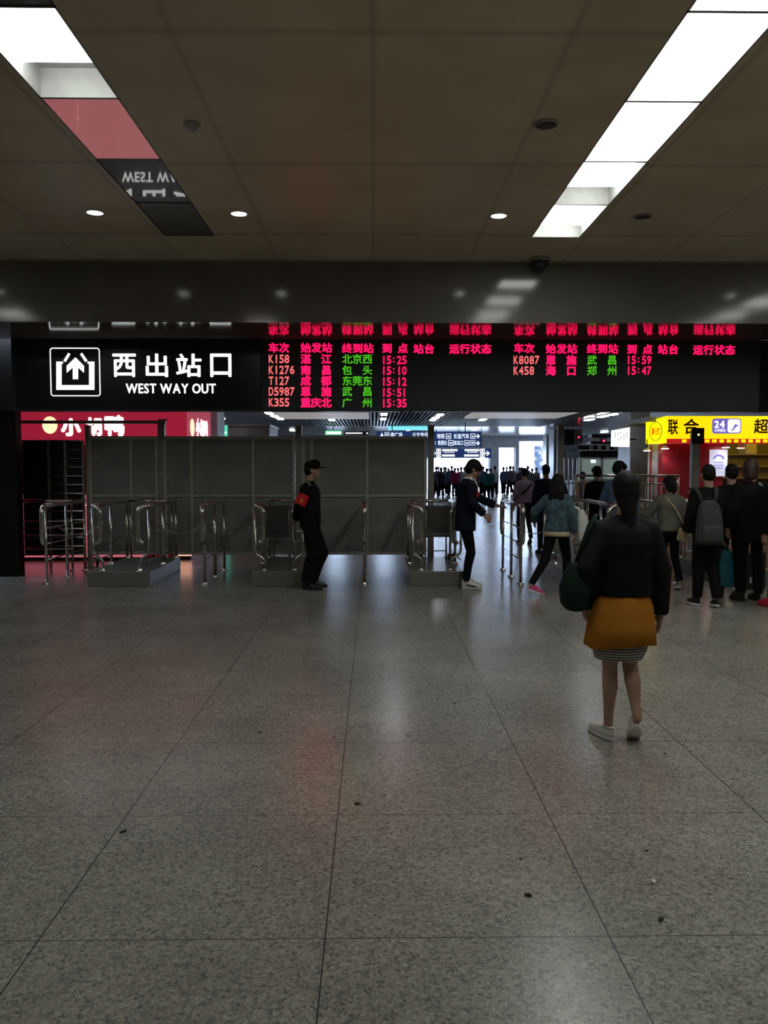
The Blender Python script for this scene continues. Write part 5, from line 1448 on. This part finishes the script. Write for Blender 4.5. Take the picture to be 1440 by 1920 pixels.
for s in (-1, 1):
    g.tube([T3 @ V(s * 0.033 + 0.022 * math.cos(PI * q / 6), 0.098, 0.002 + 0.017 * math.sin(PI * q / 6)) for q in range(12)], 0.0022, 5, closed=True)
    g.tube([T3 @ V(s * 0.056, 0.096, 0.006), T3 @ V(s * 0.080, 0.01, 0.004)], 0.0022, 5)
g.tube([T3 @ V(-0.011, 0.099, 0.003), T3 @ V(0.011, 0.099, 0.003)], 0.002, 5); g.build('glasses', M['steel'], p3, shade=True)

# 4 ---- guard, profile, hands behind the back
gY = 10.76; gxx = gx(581, gY)
p4, T4, s4, h4 = person('guard in a black uniform and peaked cap with a red armband, hands behind back', (gxx, gY, 0), math.radians(-90), H=1.70, vox=0.010, top=('uniform_black', 'uniform_jacket'), hemz=0.87, torso=(0.19, 0.140), sh=0.20, lean=-0.01, waist=0.98,
    hairstyle='cap', head=(0, 2, (0, 0.015, 0)), legs=[((-0.10, 0.14, 0.48), (-0.10, 0.01, 0.09), 6, 0), ((0.10, 0.055, 0.48), (0.10, -0.045, 0.09), -8, 0)],
    arms=[((-0.25, -0.13, 1.13), (-0.06, -0.19, 0.93), (1, -0.1, -0.3)), ((0.245, -0.125, 1.13), (0.07, -0.185, 0.95), (-1, -0.15, -0.2))], palm=[(0, -1, 0), (0, -1, 0)],
    leg_r=(0.105, 0.100, 0.080), sleeve=(0.070, 0.064, 0.05), hi=0.12, bottom='uniform_black', curl=(0.6, 0.6))
cp = MB(); hball(cp, T4, (0, -0.012, 0.058), (0.090, 0.106, 0.072), 20); hball(cp, T4, (0, 0.02, 0.085), (0.074, 0.080, 0.060), 18)
cp.build('peaked_cap', M['uniform_black'], p4, vox=0.008, smooth=2)
cb = MB(); R = []
for q in range(11):
    u = -1 + 2 * q / 10; ex = 0.105 * (1 - u * u) ** 0.5
    R.append([cb.bm.verts.new(T4 @ V(u * 0.072, 0.078 * (1 - 0.35 * u * u), 0.046 + z_)) for z_ in (0, 0.008)] + [cb.bm.verts.new(T4 @ V(u * 0.072, 0.080 * (1 - 0.35 * u * u) + ex, 0.030 + z_)) for z_ in (0, 0.008)])
for q in range(10):
    A = R[q]; B_ = R[q + 1]
    for a_, b_ in ((0, 2), (3, 1), (2, 3), (1, 0)): cb.bm.faces.new((A[a_], A[b_], B_[b_], B_[a_]))
cb.build('cap_peak', M['uniform_black'], p4)
armband(p4, s4 + V(0.17, 0, -0.025), (0.245, -0.125, 1.13), 0.45, 0.98, 0.078, 'armband', True)
g = MB(); g.tube([s4 + V(0.155, -0.03, 0.045), s4 + V(0.20, 0.015, 0.028), s4 + V(0.225, 0.03, -0.01)], 0.007, 6); g.build('shoulder_tab', M['pale_cloth'], p4, shade=True)

# 5-9, 11-15 ---- travellers in the lane and the queue
def crossbody(root, pts, m, r=0.012, name='strap'):
    return MB().tube([Vector(p) for p in pts], r, 8).build(name, M[m], root, shade=True)
p5 = person('traveller in a mauve jacket with a dark crossbody strap, walking into the concourse', (gx(984, 17), 17.0, 0), math.radians(4), H=1.59, vox=0.016, top=('mauve', 'mauve_jacket'), hemz=0.92, torso=(0.175, 0.13), sh=0.185, sleeve=(0.064, 0.058, 0.05),
    legs=[((-0.10, 0.10, 0.47), (-0.10, 0.02, 0.09), 0, 0), ((0.10, -0.02, 0.47), (0.10, -0.22, 0.13), 0, 18)], fingers=False, detail=False)[0]
crossbody(p5, [(-0.12, -0.135, 1.12), (0.0, -0.158, 1.23), (0.14, -0.13, 1.37)], 'black_cloth', 0.016)
person('traveller in a long navy coat walking into the concourse beside the tall post', (gx(1024, 15), 15.0, 0), 0.05, H=1.66, vox=0.016, top=('navy_coat', 'navy_coat'), hemz=0.62, torso=(0.175, 0.13), sh=0.185, sleeve=(0.068, 0.06, 0.05), waist=1.05, fingers=False, detail=False)
person('grey-haired traveller in dark clothes just behind the tall post', (gx(1045, 17.5), 17.5, 0), -0.2, H=1.54, vox=0.018, top=('navy_coat', 'coat'), hairmat='hairgrey', hairstyle='bob', fingers=False, detail=False)
person('small dark traveller in front of the glazed kiosk', (gx(1093, 18.5), 18.5, 0), 0.1, H=1.50, vox=0.018, top=('dark_plum', 'jacket'), fingers=False, detail=False)
person('dark-haired traveller in black standing before the kiosk windows', (gx(1120, 14.2), 14.2, 0), 0.1, H=1.63, vox=0.016, top=('black_cloth', 'jacket'), torso=(0.175, 0.13), sh=0.19, hairstyle='mop', fingers=False, detail=False)
person('man in a blue denim shirt turning his head in the queue', (gx(1161, 12.3), 12.3, 0), math.radians(-35), H=1.70, vox=0.014, top=('bluedenim', 'denim_shirt'), hemz=0.84, torso=(0.17, 0.13), sh=0.185, hairstyle='mop', head=(-40, 14), sleeve=(0.068, 0.06, 0.05), fingers=True,
    arms=[((-0.25, 0.02, 1.13), (-0.20, 0.18, 0.95), None), ((0.25, -0.02, 1.13), (0.26, 0.10, 0.90), None)])
p11 = person('woman in a grey-green jacket reaching out, cream bag at her hip', (gx(1257, 10.7), 10.7, 0), math.radians(8), H=1.50, vox=0.012, top=('greygreen', 'grey_green_jacket'), hemz=0.885, torso=(0.178, 0.13), sh=0.19, hairstyle='bob', head=(20, 8), sleeve=(0.076, 0.070, 0.056), waist=1.0,
    legs=[((-0.08, 0.06, 0.47), (-0.085, 0.02, 0.09), 4, 0), ((0.09, -0.02, 0.47), (0.09, -0.20, 0.13), -6, 16)], arms=[((-0.30, 0.12, 1.13), (-0.34, 0.38, 1.12), None), ((0.235, -0.02, 1.13), (0.245, 0.12, 0.92), None)], shoes=('grey_cloth', 'paper'))[0]
crossbody(p11, [(-0.11, 0.0, 1.42), (-0.09, -0.10, 1.38), (0.02, -0.150, 1.22), (0.14, -0.150, 1.02), (0.19, -0.12, 0.92)], 'cream_cloth', 0.013)
bg2 = thing('shoulder_bag', 'small cream shoulder bag on the hip of the woman in grey-green', 'bag', (gx(1284, 10.55), 10.55, at(700, 1018, 10.55).z))
g = MB(); g.xform_box(Matrix.Translation((0.0, 0, 0.10)) @ Matrix.Rotation(math.radians(12), 4, 'Y'), 0.145, 0.07, 0.18, 0.02); g.build('bag_body', M['cream_cloth'], bg2, shade=False)
g = MB(); g.xform_box(Matrix.Translation((-0.006, -0.037, 0.14)) @ Matrix.Rotation(math.radians(12), 4, 'Y'), 0.147, 0.006, 0.09, 0.002); g.build('bag_flap', M['cream_cloth'], bg2)
p12 = person('young man in black carrying a grey backpack in the queue', (gx(1330, 9.36), 9.36, 0), math.radians(3), H=1.65, vox=0.012, top=('black_cloth', 'black_jacket'), hemz=0.86, torso=(0.172, 0.13), sh=0.19, hairstyle='short', head=(-4, 4), sleeve=(0.075, 0.068, 0.056),
    legs=[((-0.085, 0.05, 0.48), (-0.09, 0.05, 0.09), 8, 0), ((0.07, 0.0, 0.48), (0.065, -0.14, 0.105), -10, 6)], arms=[((-0.215, -0.02, 1.13), (-0.205, 0.12, 0.90), None), ((0.225, 0.03, 1.15), (0.20, 0.22, 1.02), None)], shoes=('black_shoe', 'paper'), leg_r=(0.098, 0.078, 0.058))[0]
M['packcloth'] = mat('grey_backpack_cloth', (0.050, 0.056, 0.052), 0.8, 0, 0.3, 0.2, 20, 0, 0.3)
bp = thing('backpack', 'grey backpack on the back of the young man in black', 'backpack', (gx(1333, 9.16), 9.16, at(700, 1022, 9.16).z), math.radians(3))
g = MB(); g.rings([(0, 0, 0.0, 0.125, 0.06), (0, 0, 0.03, 0.155, 0.085), (0, 0, 0.20, 0.150, 0.088), (0, 0.01, 0.36, 0.135, 0.075), (0, 0.02, 0.46, 0.11, 0.055), (0, 0.03, 0.51, 0.06, 0.03)], 32, 3.0); g.build('pack_body', M['packcloth'], bp, vox=0.010, smooth=2)
g = MB(); g.rings([(0, -0.075, 0.03, 0.115, 0.03), (0, -0.082, 0.06, 0.125, 0.034), (0, -0.080, 0.20, 0.120, 0.032), (0, -0.072, 0.225, 0.11, 0.02)], 24, 3.2); g.build('front_pocket', M['packcloth'], bp, shade=True)
g = MB(); g.tube([(-0.03, 0.03, 0.50), (-0.02, 0.03, 0.535), (0.02, 0.03, 0.535), (0.03, 0.03, 0.50)], 0.008, 6); g.build('haul_loop', M['packcloth'], bp, shade=True)
for s in (-1, 1):
    g = MB(); g.tube([(s * 0.07, 0.035, 0.47), (s * 0.10, 0.06, 0.58), (s * 0.125, 0.12, 0.645), (s * 0.13, 0.22, 0.63)], 0.022, 8); g.build('shoulder_strap', M['packcloth'], bp, shade=True)
p13 = person('man in black with a pale strap across his back, in front of the poster', (gx(1373, 10.15), 10.15, 0), math.radians(-6), H=1.66, vox=0.012, top=('black_cloth', 'black_jacket'), hemz=0.80, torso=(0.172, 0.13), sh=0.19, hairstyle='short', sleeve=(0.075, 0.068, 0.056),
    arms=[((-0.235, -0.03, 1.13), (-0.16, -0.10, 0.80), None), ((0.25, -0.03, 1.13), (0.25, 0.05, 0.88), None)])[0]
crossbody(p13, [(0.0, -0.155, 1.10), (0.075, -0.150, 1.25), (0.12, -0.105, 1.38)], 'pale_cloth', 0.017)
M['tealbag'] = mat('teal_bag_fabric', (0.012, 0.13, 0.17), 0.5, 0, 0.4, 0.2, 12, 0, 0.3)
tb = thing('carrier_bag', 'tall teal carrier bag held beside the backpack wearer', 'bag', (gx(1366, 9.82), 9.82, at(700, 1101, 9.82).z))
g = MB(); g.rings([(0, 0, 0, 0.085, 0.05), (0, 0, 0.02, 0.092, 0.06), (0, 0, 0.25, 0.086, 0.055), (0.0, 0, 0.40, 0.075, 0.04), (0.005, 0, 0.45, 0.05, 0.018)], 28, 3.2); g.build('bag_body', M['tealbag'], tb, vox=0.010, smooth=1)
g = MB(); g.tube([(-0.03, 0, 0.44), (-0.015, 0.0, 0.50), (0.015, 0, 0.50), (0.035, 0, 0.44)], 0.008, 6); g.build('handles', M['tealbag'], tb, shade=True)
p14 = person('dark traveller with reddish hair and a pale collar, by the curved rail grip', (gx(1410, 9.75), 9.75, 0), math.radians(6), H=1.72, vox=0.012, top=('black_cloth', 'black_coat'), hemz=0.72, torso=(0.188, 0.14), sh=0.20, hairstyle='bob', hairmat='hairbrown', head=(-25, 10), sleeve=(0.08, 0.072, 0.058),
    arms=[((-0.24, -0.03, 1.13), (-0.245, 0.05, 0.88), None), ((0.24, -0.03, 1.13), (0.245, 0.05, 0.88), None)])[0]
crossbody(p14, [(0.035, -0.105, 1.425), (0.075, -0.085, 1.40), (0.10, -0.06, 1.37)], 'pale_cloth', 0.016, 'collar')
person('traveller in black with red shoes at the very edge of the queue', (gx(1476, 9.3), 9.3, 0), math.radians(10), H=1.66, vox=0.013, top=('black_cloth', 'black_jacket'), torso=(0.20, 0.135), sh=0.205, shoes=('red_shoe', 'red_shoe'), sleeve=(0.07, 0.064, 0.05), legs=[((-0.12, 0.02, 0.48), (-0.15, 0.02, 0.09), 6, 0), ((0.10, 0.01, 0.48), (0.105, -0.02, 0.09), -6, 0)])
sc_ = thing('suitcase', 'black upright suitcase standing behind the curved rail grip in the queue', 'suitcase', (gx(1412, 10.35), 10.35, 0))
MB().box(-0.16, 0.16, -0.11, 0.11, 0.05, 0.56, 0.03).build('shell', M['blackmetal'], sc_)
for sx in (-1, 1):
    for sy in (-1, 1):
        MB().cone((sx * 0.12 - 0.012, sy * 0.075, 0.025), 0.025, (sx * 0.12 + 0.012, sy * 0.075, 0.025), 0.025, 14).build('wheel', M['rubber'], sc_)
g = MB(); g.tube([(-0.09, 0.06, 0.55), (-0.09, 0.06, 0.92), (0.09, 0.06, 0.92), (0.09, 0.06, 0.55)], 0.010, 8); g.build('pull_handle', M['steel'], sc_, shade=True)
MB().box(-0.055, -0.035, -0.113, -0.1105, 0.14, 0.22).build('reflector', M['paper'], sc_)

# ---- distant crowd before the bright doors: a few figures, copied with their parts
def crowd_proto(top, bottom, hair, walk):
    lg = [((-0.09, 0.12, 0.48), (-0.09, 0.16, 0.09), 0, 0), ((0.09, 0.02, 0.48), (0.09, -0.20, 0.14), 0, 18)] if walk else None
    return person('distant traveller', (0, 0, 0), 0, H=1.60, vox=0.02, top=(top, 'jacket'), legs=lg, bottom=bottom, hairmat=hair, fingers=False, detail=False, torso=(0.150, 0.125), sh=0.165, sleeve=(0.058, 0.052, 0.046), leg_r=(0.098, 0.080, 0.066), arms=[((-0.18, -0.03, 1.13), (-0.18, 0.05, 0.88), None), ((0.18, -0.03, 1.13), (0.18, 0.05, 0.88), None)])[0]
kinds = {'charcoal': 'charcoal', 'dark_plum': 'dark plum', 'grey_cloth': 'grey', 'teal_cloth': 'teal', 'crimson_cloth': 'crimson', 'dark_blue': 'dark blue', 'pale_cloth': 'pale', 'mauve': 'mauve'}
crowd = [(818, 43, 'dark_plum', 0), (827, 41, 'charcoal', 1), (833, 45, 'grey_cloth', 0), (841, 42, 'dark_blue', 1), (847, 46, 'charcoal', 0), (853, 41, 'crimson_cloth', 0), (859, 44, 'dark_plum', 1), (865, 46, 'mauve', 0),
         (871, 42, 'pale_cloth', 0), (876, 45, 'charcoal', 1), (884, 43, 'grey_cloth', 0), (893, 40, 'grey_cloth', 1), (906, 43.5, 'dark_blue', 1), (913, 37.5, 'teal_cloth', 1), (920, 39, 'teal_cloth', 0), (928, 42, 'pale_cloth', 1),
         (944, 44, 'dark_blue', 1), (957, 43, 'dark_plum', 1), (962, 46, 'grey_cloth', 0), (975, 38, 'dark_plum', 0), (979, 43, 'mauve', 1), (990, 44, 'charcoal', 0), (998, 41, 'grey_cloth', 1), (1006, 42, 'mauve', 0), (836, 47.5, 'charcoal', 1), (903, 47, 'charcoal', 0), (950, 47.5, 'charcoal', 0), (822, 47, 'grey_cloth', 1)]
special = {853: 'distant traveller in a crimson jacket among the dark crowd before the bright doors', 913: 'distant walking traveller in teal, the larger of the two teal figures', 920: 'distant standing traveller in teal next to the walking one in teal',
           871: 'distant traveller in a pale jacket right behind the back of the suited young man', 928: 'distant walking traveller in a pale top between the two bright doorways'}
protos = {}
rnd = random.Random(3)
for (px, Y, topm, walk) in crowd:
    key = (topm, walk)
    if key not in protos:
        o = protos[key] = crowd_proto(topm, 'black_trousers', 'hair', walk)
    else: o = copy_tree(protos[key])
    o.location = (gx(px, Y), Y, 0)
    o.rotation_euler = (0, 0, rnd.choice([0, 0.3, -0.4, PI, PI - 0.4, 0.6]))
    k = rnd.uniform(0.88, 0.97); o.scale = (k, k, k)
    lab = special.get(px) or 'distant %s traveller in %s clothes in the crowd before the bright doors' % ('walking' if walk else 'standing', kinds[topm])
    tag(o, lab, 'person', 'distant crowd before the bright doors')
